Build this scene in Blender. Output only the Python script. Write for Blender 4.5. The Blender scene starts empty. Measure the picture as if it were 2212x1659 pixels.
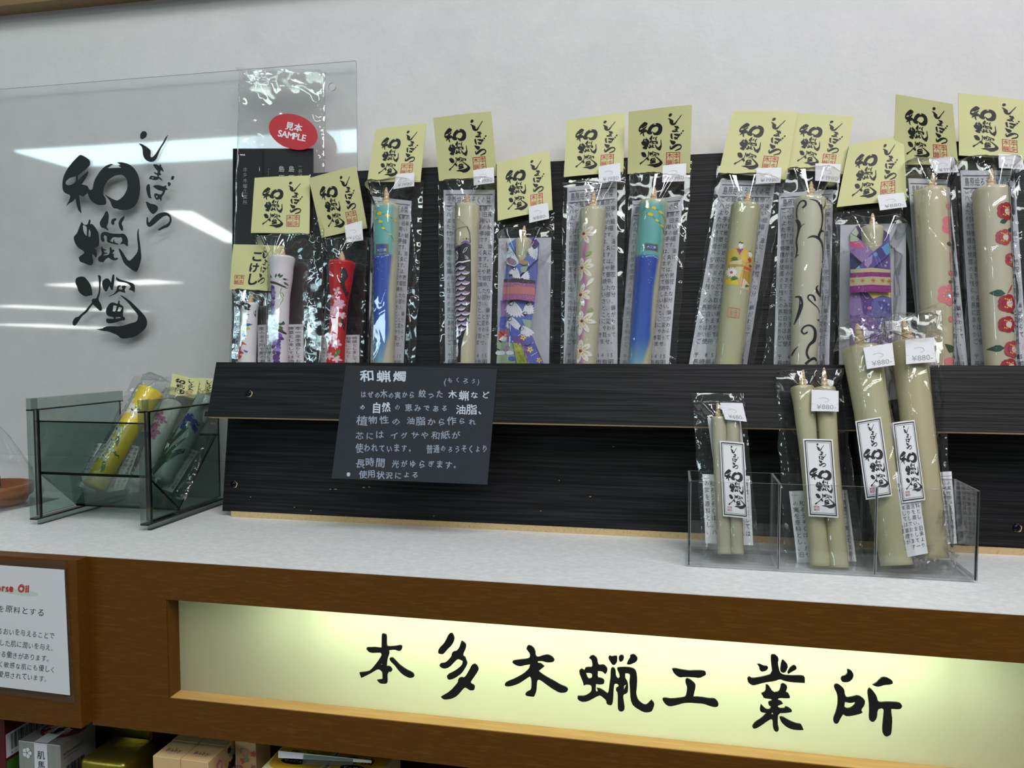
import bpy, bmesh, math, random
import numpy as np
from mathutils import Vector, Matrix, noise
from mathutils.geometry import tessellate_polygon

SC = bpy.context.scene
COL = SC.collection
R = math.radians

# ---------------------------------------------------------------- camera
YAW, PITCH, ROLL, FPX = 0.2050515, 0.0530348, -0.00124156, 1675.86
_cy, _sy, _cp, _sp, _cr, _sr = math.cos(YAW), math.sin(YAW), math.cos(PITCH), math.sin(PITCH), math.cos(ROLL), math.sin(ROLL)
FWD = np.array([-_sy * _cp, _cy * _cp, -_sp])
_right = np.array([_cy, _sy, 0.0])
_up = np.cross(_right, FWD)
RGT = _cr * _right + _sr * _up
UPV = -_sr * _right + _cr * _up
CAM = np.array([0.0, 0.0, 0.2])
cd = bpy.data.cameras.new('camera')
cd.sensor_fit = 'HORIZONTAL'; cd.sensor_width = 36.0; cd.lens = FPX / 2212 * 36.0
cd.clip_start = 0.02; cd.clip_end = 200
cam = bpy.data.objects.new('camera', cd); COL.objects.link(cam)
cam.matrix_world = Matrix(((RGT[0], UPV[0], -FWD[0], CAM[0]), (RGT[1], UPV[1], -FWD[1], CAM[1]), (RGT[2], UPV[2], -FWD[2], CAM[2]), (0, 0, 0, 1)))
SC.camera = cam

# ---------------------------------------------------------------- world, lights, exposure
SC.view_settings.view_transform = 'Standard'
SC.view_settings.look = 'None'
SC.view_settings.exposure = 0.0
SC.view_settings.gamma = 1.0
SC.view_settings.use_curve_mapping = False
w = bpy.data.worlds.new('world'); SC.world = w; w.use_nodes = True
w.node_tree.nodes['Background'].inputs[0].default_value = (0.29, 0.33, 0.32, 1)
w.node_tree.nodes['Background'].inputs[1].default_value = 0.32
SC.cycles.transparent_max_bounces = 40
SC.cycles.max_bounces = 10
SC.cycles.sample_clamp_indirect = 6.0
SC.cycles.use_denoising = True

def area(name, loc, target, sx, sy, power, col):
    l = bpy.data.lights.new(name, 'AREA'); l.shape = 'RECTANGLE'; l.size = sx; l.size_y = sy
    l.energy = power; l.color = col
    o = bpy.data.objects.new(name, l); COL.objects.link(o); o.location = loc
    o.rotation_euler = (Vector(target) - Vector(loc)).to_track_quat('-Z', 'Y').to_euler()
    return o
area('ceiling_tube_lamp', (0.55, -0.15, 1.60), (0.15, 0.8, 0.2), 1.5, 0.15, 16.0, (1.0, 0.98, 1.0))
area('ceiling_tube_lamp', (-1.1, -0.35, 1.50), (-0.6, 0.8, 0.15), 0.9, 0.10, 3.4, (0.78, 1.0, 0.90))
area('ceiling_tube_lamp', (1.1, -0.6, 1.5), (0.3, 0.85, 0.3), 0.9, 0.12, 8.5, (1.0, 0.91, 1.0))
area('ceiling_tube_lamp', (0.35, -1.3, 1.55), (0.0, 0.8, 0.1), 2.0, 0.12, 10.0, (0.92, 1.0, 0.95))

# ---------------------------------------------------------------- projection helpers (a point of the photograph -> a point on a real plane)
def ray(x, y): return RGT * (x - 1106) / FPX - UPV * (y - 829.5) / FPX + FWD
def on_z(x, y, z=0.0):
    d = ray(x, y); return CAM + d * (z - CAM[2]) / d[2]
def on_y(x, y, Y):
    d = ray(x, y); return CAM + d * (Y / d[1])

class Plane:
    """a plane that runs along X and leans back; w is the distance in front of it"""
    def __init__(s, y0, z0, tilt):
        t = R(tilt); s.P = np.array([0, y0, z0]); s.up = np.array([0, math.sin(t), math.cos(t)]); s.n = np.array([0, -math.cos(t), math.sin(t)])
    def px(s, x, y, w=0.0):
        d = ray(x, y); P = s.P + s.n * w
        return CAM + d * (np.dot(P - CAM, s.n) / np.dot(d, s.n))
    def uv(s, p):
        q = np.array(p) - s.P
        return q[0], float(np.dot(q, s.up)), float(np.dot(q, s.n))
    def pt(s, u, v, w): return s.P + np.array([u, 0, 0]) + s.up * v + s.n * w

# ---------------------------------------------------------------- colours, materials
def lin(c):
    return tuple((x / 12.92 if x <= 0.04045 else ((x + 0.055) / 1.055) ** 2.4) for x in [v / 255 for v in c])
def rgba(c): return (*lin(c), 1.0)
M = {}
def newmat(name):
    m = bpy.data.materials.new(name); m.use_nodes = True; M[name] = m
    nt = m.node_tree; b = nt.nodes['Principled BSDF']
    return m, nt, b
def pmat(name, col, rough=0.5, metal=0.0, spec=0.5, sss=0.0, bump=None, var=None, coat=0.0):
    m, nt, b = newmat(name)
    b.inputs['Base Color'].default_value = rgba(col); b.inputs['Roughness'].default_value = rough
    b.inputs['Metallic'].default_value = metal; b.inputs['Specular IOR Level'].default_value = spec
    b.inputs['Coat Weight'].default_value = coat
    tc = nt.nodes.new('ShaderNodeTexCoord')
    if bump:
        sc, st, dist = bump
        mp = nt.nodes.new('ShaderNodeMapping'); mp.inputs['Scale'].default_value = sc
        nz = nt.nodes.new('ShaderNodeTexNoise'); nz.inputs['Scale'].default_value = 1.0; nz.inputs['Detail'].default_value = 6
        bp = nt.nodes.new('ShaderNodeBump'); bp.inputs['Strength'].default_value = st; bp.inputs['Distance'].default_value = dist
        nt.links.new(tc.outputs['Object'], mp.inputs['Vector']); nt.links.new(mp.outputs[0], nz.inputs['Vector'])
        nt.links.new(nz.outputs[0], bp.inputs['Height']); nt.links.new(bp.outputs[0], b.inputs['Normal'])
    if var:
        sc, col2, lo, hi = var
        mp = nt.nodes.new('ShaderNodeMapping'); mp.inputs['Scale'].default_value = sc
        nz = nt.nodes.new('ShaderNodeTexNoise'); nz.inputs['Scale'].default_value = 1.0; nz.inputs['Detail'].default_value = 8; nz.inputs['Roughness'].default_value = 0.65
        cr = nt.nodes.new('ShaderNodeValToRGB'); cr.color_ramp.elements[0].position = lo; cr.color_ramp.elements[1].position = hi
        cr.color_ramp.elements[0].color = rgba(col); cr.color_ramp.elements[1].color = rgba(col2)
        nt.links.new(tc.outputs['Object'], mp.inputs['Vector']); nt.links.new(mp.outputs[0], nz.inputs['Vector'])
        nt.links.new(nz.outputs[0], cr.inputs[0]); nt.links.new(cr.outputs[0], b.inputs['Base Color'])
    return m
pmat('plaster', (224, 222, 223), 0.7, bump=((110, 110, 110), 0.4, 0.0010), var=((30, 30, 30), (216, 215, 216), 0.35, 0.7))
pmat('counter_white', (232, 234, 234), 0.42, var=((170, 330, 30), (246, 247, 247), 0.44, 0.60))
pmat('fascia_wood', (98, 60, 12), 0.45, spec=0.25, bump=((60, 300, 700), 0.25, 0.0005), var=((70, 300, 620), (124, 80, 24), 0.50, 0.80))
pmat('frame_wood_pale', (205, 160, 92), 0.5, var=((20, 200, 200), (222, 180, 112), 0.4, 0.7))
pmat('header_wood', (134, 108, 72), 0.55, var=((3, 60, 60), (124, 100, 68), 0.4, 0.7))
pmat('mdf', (205, 178, 130), 0.85, var=((400, 400, 400), (170, 140, 95), 0.5, 0.75))
pmat('card_yellow', (214, 212, 154), 0.6, bump=((300, 300, 300), 0.1, 0.0002))
pmat('paper_white', (232, 232, 236), 0.7, bump=((120, 120, 120), 0.2, 0.0003))
pmat('paper_grey', (196, 198, 206), 0.7)
pmat('ink_black', (14, 14, 18), 0.5)
pmat('letter_black', (10, 12, 14), 0.45)
pmat('sign_letter', (14, 13, 13), 0.7)
pmat('ink_red', (176, 22, 58), 0.6)
pmat('ink_grey', (78, 78, 84), 0.7)
pmat('ink_print', (70, 70, 76), 0.7)
pmat('ink_pale', (158, 158, 163), 0.7)
pmat('ink_chalk', (150, 162, 180), 0.6)
pmat('ink_chalk_bright', (205, 215, 228), 0.6)
pmat('ink_navy', (50, 55, 80), 0.6)
pmat('ink_orangered', (205, 60, 45), 0.6)
pmat('sticker_red', (190, 22, 45), 0.4)
pmat('white_print', (235, 235, 238), 0.5)
pmat('card_black', (46, 51, 58), 0.8, spec=0.3, bump=((700, 700, 700), 0.3, 0.0003))
pmat('booklet_black', (11, 12, 20), 0.25, spec=0.3)
pmat('screw_metal', (35, 34, 52), 0.25, metal=0.8)
pmat('ceramic_brown', (168, 108, 70), 0.3, var=((40, 40, 160), (140, 84, 52), 0.4, 0.7))
pmat('dark_cloth', (58, 55, 66), 0.8, var=((200, 200, 200), (110, 108, 118), 0.55, 0.75))
pmat('gold_foil', (168, 152, 60), 0.3, metal=0.85, bump=((250, 250, 250), 0.5, 0.0008))
pmat('silver_card', (168, 168, 164), 0.36, metal=0.5, var=((300, 6, 6), (188, 188, 184), 0.3, 0.7))
pmat('peach_card', (226, 190, 138), 0.6)
pmat('soap_yellow', (206, 160, 40), 0.5)
pmat('soap_cream', (214, 206, 158), 0.6)
pmat('box_darkred', (92, 14, 24), 0.5)
pmat('interior_dark', (42, 22, 14), 0.7)
pmat('floor_tile', (150, 148, 142), 0.4)
pmat('tube_housing', (150, 152, 150), 0.5); pmat('housing_grey', (96, 96, 92), 0.7)

# black wood-grain board: long horizontal streaks
m, nt, b = newmat('board_black')
tc = nt.nodes.new('ShaderNodeTexCoord'); mp = nt.nodes.new('ShaderNodeMapping'); mp.inputs['Scale'].default_value = (9, 420, 420)
nz = nt.nodes.new('ShaderNodeTexNoise'); nz.inputs['Scale'].default_value = 1; nz.inputs['Detail'].default_value = 5; nz.inputs['Distortion'].default_value = 0.4
cr = nt.nodes.new('ShaderNodeValToRGB'); cr.color_ramp.elements[0].position = 0.42; cr.color_ramp.elements[1].position = 0.75
cr.color_ramp.elements[0].color = rgba((9, 9, 11)); cr.color_ramp.elements[1].color = rgba((40, 40, 44))
bp = nt.nodes.new('ShaderNodeBump'); bp.inputs['Strength'].default_value = 0.9; bp.inputs['Distance'].default_value = 0.0007
nt.links.new(tc.outputs['Object'], mp.inputs[0]); nt.links.new(mp.outputs[0], nz.inputs[0]); nt.links.new(nz.outputs[0], cr.inputs[0])
nt.links.new(cr.outputs[0], b.inputs['Base Color']); nt.links.new(nz.outputs[0], bp.inputs['Height']); nt.links.new(bp.outputs[0], b.inputs['Normal'])
b.inputs['Roughness'].default_value = 0.5; b.inputs['Specular IOR Level'].default_value = 0.22

# painted things: colour comes from the mesh's own colour attribute
def attr_mat(name, rough, sss=0.0, coat=0.0):
    m, nt, b = newmat(name)
    a = nt.nodes.new('ShaderNodeAttribute'); a.attribute_name = 'Col'
    nt.links.new(a.outputs['Color'], b.inputs['Base Color'])
    b.inputs['Roughness'].default_value = rough; b.inputs['Coat Weight'].default_value = coat
    if sss:
        b.inputs['Subsurface Weight'].default_value = sss; b.inputs['Subsurface Radius'].default_value = (1.0, 0.8, 0.5); b.inputs['Subsurface Scale'].default_value = 0.004
        tc = nt.nodes.new('ShaderNodeTexCoord')
        nz = nt.nodes.new('ShaderNodeTexNoise'); nz.inputs['Scale'].default_value = 90; nz.inputs['Detail'].default_value = 3
        bp = nt.nodes.new('ShaderNodeBump'); bp.inputs['Strength'].default_value = 0.15; bp.inputs['Distance'].default_value = 0.001
        nt.links.new(tc.outputs['Object'], nz.inputs[0]); nt.links.new(nz.outputs[0], bp.inputs['Height']); nt.links.new(bp.outputs[0], b.inputs['Normal'])
attr_mat('wax', 0.36, 0.25)
attr_mat('paint', 0.4)
attr_mat('washi', 0.65)

def clear_mat(name, tint, refl_rough=0.03, ior=1.5, haze=0.0, bump=None, boost=1.0, hazecol=(1, 1, 1)):
    """thin clear plastic: what is behind shows through, the surface mirrors the lamps"""
    m = bpy.data.materials.new(name); m.use_nodes = True; M[name] = m
    nt = m.node_tree; nt.nodes.remove(nt.nodes['Principled BSDF']); out = nt.nodes['Material Output']
    tr = nt.nodes.new('ShaderNodeBsdfTransparent'); tr.inputs[0].default_value = (*tint, 1)
    gl = nt.nodes.new('ShaderNodeBsdfGlossy'); gl.inputs['Roughness'].default_value = refl_rough
    fr = nt.nodes.new('ShaderNodeFresnel'); fr.inputs['IOR'].default_value = ior
    # the far side of a thin wall reflects like the near side
    ge = nt.nodes.new('ShaderNodeNewGeometry'); im = nt.nodes.new('ShaderNodeMix'); im.data_type = 'FLOAT'
    im.inputs[2].default_value = ior; im.inputs[3].default_value = 1.0 / ior
    nt.links.new(ge.outputs['Backfacing'], im.inputs[0]); nt.links.new(im.outputs[0], fr.inputs['IOR'])
    mx = nt.nodes.new('ShaderNodeMixShader'); last = tr
    if haze:
        df = nt.nodes.new('ShaderNodeBsdfDiffuse'); df.inputs[0].default_value = (*hazecol, 1)
        hz = nt.nodes.new('ShaderNodeMixShader'); hz.inputs[0].default_value = haze
        nt.links.new(tr.outputs[0], hz.inputs[1]); nt.links.new(df.outputs[0], hz.inputs[2]); last = hz
    ml = nt.nodes.new('ShaderNodeMath'); ml.operation = 'MULTIPLY'; ml.inputs[1].default_value = boost; ml.use_clamp = True
    nt.links.new(fr.outputs[0], ml.inputs[0]); nt.links.new(ml.outputs[0], mx.inputs[0])
    nt.links.new(last.outputs[0], mx.inputs[1]); nt.links.new(gl.outputs[0], mx.inputs[2]); nt.links.new(mx.outputs[0], out.inputs['Surface'])
    if bump:
        tc = nt.nodes.new('ShaderNodeTexCoord'); nz = nt.nodes.new('ShaderNodeTexNoise'); nz.inputs['Scale'].default_value = bump[0]; nz.inputs['Detail'].default_value = 2
        bp = nt.nodes.new('ShaderNodeBump'); bp.inputs['Strength'].default_value = bump[1]; bp.inputs['Distance'].default_value = 0.002
        nt.links.new(tc.outputs['Object'], nz.inputs[0]); nt.links.new(nz.outputs[0], bp.inputs['Height'])
        nt.links.new(bp.outputs[0], gl.inputs['Normal']); nt.links.new(bp.outputs[0], fr.inputs['Normal'])
    return m
clear_mat('film', (0.985, 0.985, 0.985), 0.04, 1.5, 0.006, (22, 0.14), 1.9)
clear_mat('film_flap', (0.93, 0.94, 0.94), 0.08, 1.5, 0.08, (60, 0.3), 1.4)
clear_mat('acrylic_clear', (0.965, 0.97, 0.97), 0.02, 1.49)
clear_mat('acrylic_edge', (0.42, 0.43, 0.48), 0.06, 1.49, 0.28)  # whitish haze imitates light gathered in the narrow edges
clear_mat('acrylic_sheet', (0.985, 0.992, 0.99), 0.03, 1.49)
clear_mat('acrylic_smoked', (0.64, 0.715, 0.69), 0.02, 1.49)
clear_mat('acrylic_smoked_rim', (0.66, 0.73, 0.70), 0.05, 1.49, 0.03)
clear_mat('acrylic_shade_edge', (0.05, 0.075, 0.075), 0.1, 1.49, 0.1, hazecol=(0.02, 0.03, 0.03))  # near-black tint imitates internal reflection at acrylic edges
clear_mat('laminate', (0.90, 0.88, 0.84), 0.2, 1.5, 0.01, boost=0.6)

def emis(name, col, st):
    m = bpy.data.materials.new(name); m.use_nodes = True; M[name] = m
    nt = m.node_tree; nt.nodes.remove(nt.nodes['Principled BSDF']); e = nt.nodes.new('ShaderNodeEmission')
    e.inputs[0].default_value = (*col, 1); e.inputs[1].default_value = st
    nt.links.new(e.outputs[0], nt.nodes['Material Output'].inputs['Surface'])
emis('lamp_cool', (0.66, 0.92, 1.0), 13.0)
emis('lamp_white', (0.95, 1.0, 0.97), 14.0)
emis('sign_tube', (0.80, 1.0, 0.97), 70.0)
# back-lit opal panel
m = bpy.data.materials.new('opal_panel'); m.use_nodes = True; M['opal_panel'] = m
nt = m.node_tree; nt.nodes.remove(nt.nodes['Principled BSDF'])
df = nt.nodes.new('ShaderNodeBsdfDiffuse'); df.inputs[0].default_value = rgba((200, 184, 164))
tl = nt.nodes.new('ShaderNodeBsdfTranslucent'); tl.inputs[0].default_value = (0.90, 0.88, 0.66, 1)
mx = nt.nodes.new('ShaderNodeMixShader'); mx.inputs[0].default_value = 0.66
nt.links.new(df.outputs[0], mx.inputs[1]); nt.links.new(tl.outputs[0], mx.inputs[2]); nt.links.new(mx.outputs[0], nt.nodes['Material Output'].inputs['Surface'])

# ---------------------------------------------------------------- object helpers
def tag(o, label=None, cat=None, group=None, kind=None):
    if label: o['label'] = label
    if cat: o['category'] = cat
    if group: o['group'] = group
    if kind: o['kind'] = kind
    return o
def empty(name, loc, label=None, cat=None, group=None):
    o = bpy.data.objects.new(name, None); COL.objects.link(o); o.location = loc; o.empty_display_size = 0.01
    return tag(o, label, cat, group)
def wloc(o):
    v = Vector((0, 0, 0))
    while o is not None:
        v += o.location; o = o.parent
    return v
def mesh_obj(name, V, F, mats, parent=None, smooth=False, midx=None, cols=None):
    """vertices in world coordinates; the object sits at its parent's origin"""
    V = np.asarray(V, dtype=float).reshape(-1, 3)
    off = np.array(wloc(parent)) if parent is not None else np.zeros(3)
    if parent is None and len(V):
        off = (V.min(0) + V.max(0)) / 2; off[2] = V[:, 2].min()
    me = bpy.data.meshes.new(name)
    me.from_pydata((V - off).tolist(), [], [tuple(int(i) for i in f) for f in F])
    if not isinstance(mats, (list, tuple)): mats = [mats]
    for mm in mats: me.materials.append(M[mm] if isinstance(mm, str) else mm)
    if midx is not None: me.polygons.foreach_set('material_index', list(midx))
    if smooth: me.polygons.foreach_set('use_smooth', [True] * len(me.polygons))
    if cols is not None:
        a = me.color_attributes.new('Col', 'FLOAT_COLOR', 'POINT')
        c = np.ones((len(V), 4)); c[:, :3] = cols; a.data.foreach_set('color', c.ravel())
    me.update()
    o = bpy.data.objects.new(name, me); COL.objects.link(o)
    if parent is not None: o.parent = parent
    else: o.location = off
    return o
def box_vf(x0, x1, y0, y1, z0, z1):
    V = [(x0, y0, z0), (x1, y0, z0), (x1, y1, z0), (x0, y1, z0), (x0, y0, z1), (x1, y0, z1), (x1, y1, z1), (x0, y1, z1)]
    F = [(0, 3, 2, 1), (4, 5, 6, 7), (0, 1, 5, 4), (1, 2, 6, 5), (2, 3, 7, 6), (3, 0, 4, 7)]
    return V, F
def box(name, x0, x1, y0, y1, z0, z1, mat, parent=None, bev=0.0, midx=None):
    V, F = box_vf(x0, x1, y0, y1, z0, z1)
    o = mesh_obj(name, V, F, mat, parent, midx=midx)
    if bev: bevel(o, bev)
    return o
def bevel(o, wd, seg=2):
    bm = bmesh.new(); bm.from_mesh(o.data)
    bmesh.ops.bevel(bm, geom=bm.edges[:], offset=wd, segments=seg, profile=0.5, affect='EDGES', clamp_overlap=True)
    bm.to_mesh(o.data); bm.free()
class Acc:
    def __init__(s): s.V = []; s.F = []; s.M = []; s.C = []
    def add(s, V, F, m=0, c=None):
        n = len(s.V); s.V += [tuple(v) for v in V]; s.F += [tuple(i + n for i in f) for f in F]; s.M += [m] * len(F)
        s.C += [c if c is not None else (1, 1, 1)] * len(V)
    def obj(s, name, mats, parent=None, smooth=False, colour=False):
        return mesh_obj(name, s.V, s.F, mats, parent, smooth, s.M, np.array(s.C) if colour else None)
def prism(poly3a, poly3b):
    n = len(poly3a)
    V = list(poly3a) + list(poly3b); F = [tuple(range(n)), tuple(range(2 * n - 1, n - 1, -1))]
    F += [(i, i + n, (i + 1) % n + n, (i + 1) % n) for i in range(n)]
    return V, F
def plane_slab(pl, u0, u1, v0, v1, w0, w1):
    V = [pl.pt(u, v, w) for w in (w0, w1) for (u, v) in ((u0, v0), (u1, v0), (u1, v1), (u0, v1))]
    F = [(3, 2, 1, 0), (4, 5, 6, 7), (0, 1, 5, 4), (1, 2, 6, 5), (2, 3, 7, 6), (3, 0, 4, 7)]
    return V, F
# ---------------------------------------------------------------- outlines of the brush lettering (traced once, used on sheet, cards and labels)
BRUSH = [
 ('wa', 125, 320, 11.058, ["520,155,590,175,700,245,750,290,762,390,700,465,560,580,460,655,468,780,600,640,720,545,690,660,620,770,555,865,690,890,740,985,780,1003,825,975,850,830,890,720,1000,550,1110,440,1230,375,1320,378,1250,420,1175,478,1505,465,1430,400,1495,410,1450,365,1390,340,1520,330,1680,375,1800,460,1900,610,1945,780,1958,980,1930,1180,1860,1350,1740,1440,1640,1475,1500,1478,1390,1440,1330,1440,1275,1370,1250,1270,1110,1100,1300,1215,1390,1250,1440,1245,1560,1150,1640,1010,1665,880,1640,730,1560,650,1490,630,1350,650,1200,750,1110,880,1055,1090,1135,1200,1150,1310,1115,1355,950,1360,820,1290,740,1190,700,1070,597,1165,495,1105,520,1330,555,1555,480,1480,440,1340,420,1190,340,1275,245,1325,190,1390,270,1240,300,1125,170,1075,110,1000,100,850,125,680,220,490,380,290",
   "425,665,425,800,330,870,230,890,175,850,180,790,270,710,350,690"]),
 ('ro', 150, 450, 11.059, ["285,325,330,385,375,395,430,385,465,265,500,285,480,380,540,370,620,470,685,580,700,700,697,910,570,940,630,1000,650,1130,620,1175,580,1110,525,1090,560,1250,545,1335,500,1362,440,1350,350,1310,250,1280,220,1200,220,1160,350,1075,340,1020,210,950,130,840,100,740,98,675,180,590,230,450",
   "310,400,370,410,415,460,410,665,360,630,320,540", "468,485,500,560,505,660,462,690,438,665,450,540",
   "890,60,930,130,930,250,910,370,870,440,930,520,900,520,820,470,765,465,725,400,718,320,810,180,850,90",
   "1000,270,1080,230,1112,240,1110,275,1055,320,1068,375,1035,400,990,365", "1305,175,1300,250,1230,350,1275,460,1270,535,1230,530,1180,440,1163,340,1220,240",
   "790,572,860,560,1000,600,1200,610,1280,600,1340,645,1390,740,1390,890,1370,908,1320,860,1270,848,1200,858,1255,790,1255,730,1230,685,1170,698,1060,685,1010,705,965,780,1030,810,1060,725,1062,810,1165,850,1150,868,1060,855,885,808,895,700,870,650,825,635,800,690,830,750,825,790,790,805,745,750,740,660,755,600",
   "765,905,790,960,870,990,870,1003,810,1010,830,1055,905,1060,895,1078,820,1095,800,1130,930,1110,960,1050,950,940,985,920,1005,990,1060,988,1070,1015,1020,1060,1020,1090,1060,1085,1040,1140,1070,1190,1150,1180,1150,1215,1080,1248,1000,1230,920,1165,830,1240,810,1290,710,1280,670,1220,690,1160,755,1120,770,1050,745,960",
   "1180,955,1240,1010,1320,1140,1380,1230,1430,1255,1500,1200,1615,1060,1640,940,1610,700,1615,560,1645,470,1645,620,1690,940,1710,1180,1670,1350,1610,1515,1560,1515,1460,1450,1310,1330,1250,1200,1165,970"]),
 ('soku', 140, 585, 10.368, ["330,125,430,130,480,190,550,280,590,380,610,545,570,545,460,578,410,555,315,485,270,350,228,270,243,165",
   "735,100,780,95,805,140,790,300,785,500,735,640,800,740,825,840,810,890,780,900,720,840,625,748,560,820,480,940,380,1010,310,1120,240,1215,205,1232,170,1200,170,1130,230,1040,300,1030,370,960,460,890,530,790,605,715,595,650,640,615,695,630,755,480,765,300,752,180",
   "920,165,970,175,1010,230,1030,280,1060,85,1100,85,1100,220,1065,430,1030,425,990,330,935,455,905,465,870,420,825,310,840,220",
   "1150,135,1200,180,1300,215,1480,265,1550,310,1565,400,1550,490,1520,450,1425,420,1480,350,1400,280,1300,255,1190,240,1140,190",
   "1165,350,1200,325,1255,325,1200,370,1205,415,1270,425,1290,400,1265,350,1310,325,1370,345,1325,430,1355,485,1340,492,1210,455,1130,520,985,578,985,565,1090,520,1150,440,1160,400",
   "1195,665,1225,675,1215,745,1315,800,1285,1010,1340,1050,1335,1110,1270,1110,1110,1165,980,1182,920,1150,925,1070,1090,1075,1085,1035,960,1015,920,960,920,850,990,740,1050,700,1180,740",
   "1080,770,1160,785,1130,915,1060,905", "1205,805,1275,830,1240,915,1165,905", "1130,1040,1240,1030,1245,1060,1130,1070",
   "1245,540,1430,650,1620,830,1780,1000,1835,1110,1830,1240,1740,1350,1560,1480,1310,1525,1230,1500,1190,1450,1100,1410,980,1360,820,1345,700,1300,820,1300,910,1250,980,1238,1250,1245,1450,1180,1600,1140,1635,1060,1630,980,1530,860,1400,700,1245,555"]),
 ('shi', 290, 270, 13.82, ["240,185,300,178,350,210,368,260,355,345,270,410,205,425,175,390,170,320,185,250",
   "125,555,200,552,340,640,440,720,480,780,465,930,490,965,545,955,640,850,770,640,860,510,920,380,1000,290,910,500,800,660,720,830,650,1000,580,1080,480,1105,370,1070,290,990,250,880,245,740,215,640"]),
 ('ma', 290, 270, 13.82, ["555,1190,590,1165,650,1170,740,1215,765,1170,800,1190,790,1235,840,1290,870,1395,820,1370,790,1340,750,1410,800,1470,780,1490,725,1500,720,1540,790,1590,830,1640,805,1655,720,1590,690,1630,600,1650,430,1605,480,1510,560,1520,690,1545,690,1500,580,1440,590,1400,680,1440,700,1400,690,1370,620,1290", "500,1575,540,1560,585,1575,550,1600"]),
 ('ba', 290, 370, 11.85, ["360,320,388,340,395,480,410,640,445,685,370,690,330,600,300,450,310,370",
   "470,380,540,350,650,355,745,390,780,365,820,360,800,410,855,465,790,475,760,570,690,655,692,745,672,755,645,695,565,740,510,660,505,580,545,555,670,605,725,540,715,500,640,490,560,455,490,400", "570,610,600,650,570,685,537,650",
   "850,285,890,272,925,310,920,350,880,388,855,345", "960,115,1015,120,1015,160,985,220,935,215,940,160"]),
 ('ra', 290, 370, 11.85, ["290,785,320,775,410,830,500,840,590,890,600,970,570,1020,510,1085,465,1095,400,1040,330,920",
   "320,1160,345,1200,345,1290,375,1315,450,1220,560,1110,660,1060,800,1045,880,1085,935,1160,950,1270,900,1380,850,1430,760,1455,620,1520,600,1500,610,1480,720,1410,840,1350,905,1270,900,1180,830,1125,740,1150,640,1230,480,1370,410,1420,350,1420,305,1340,310,1220"]),
]
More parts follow.
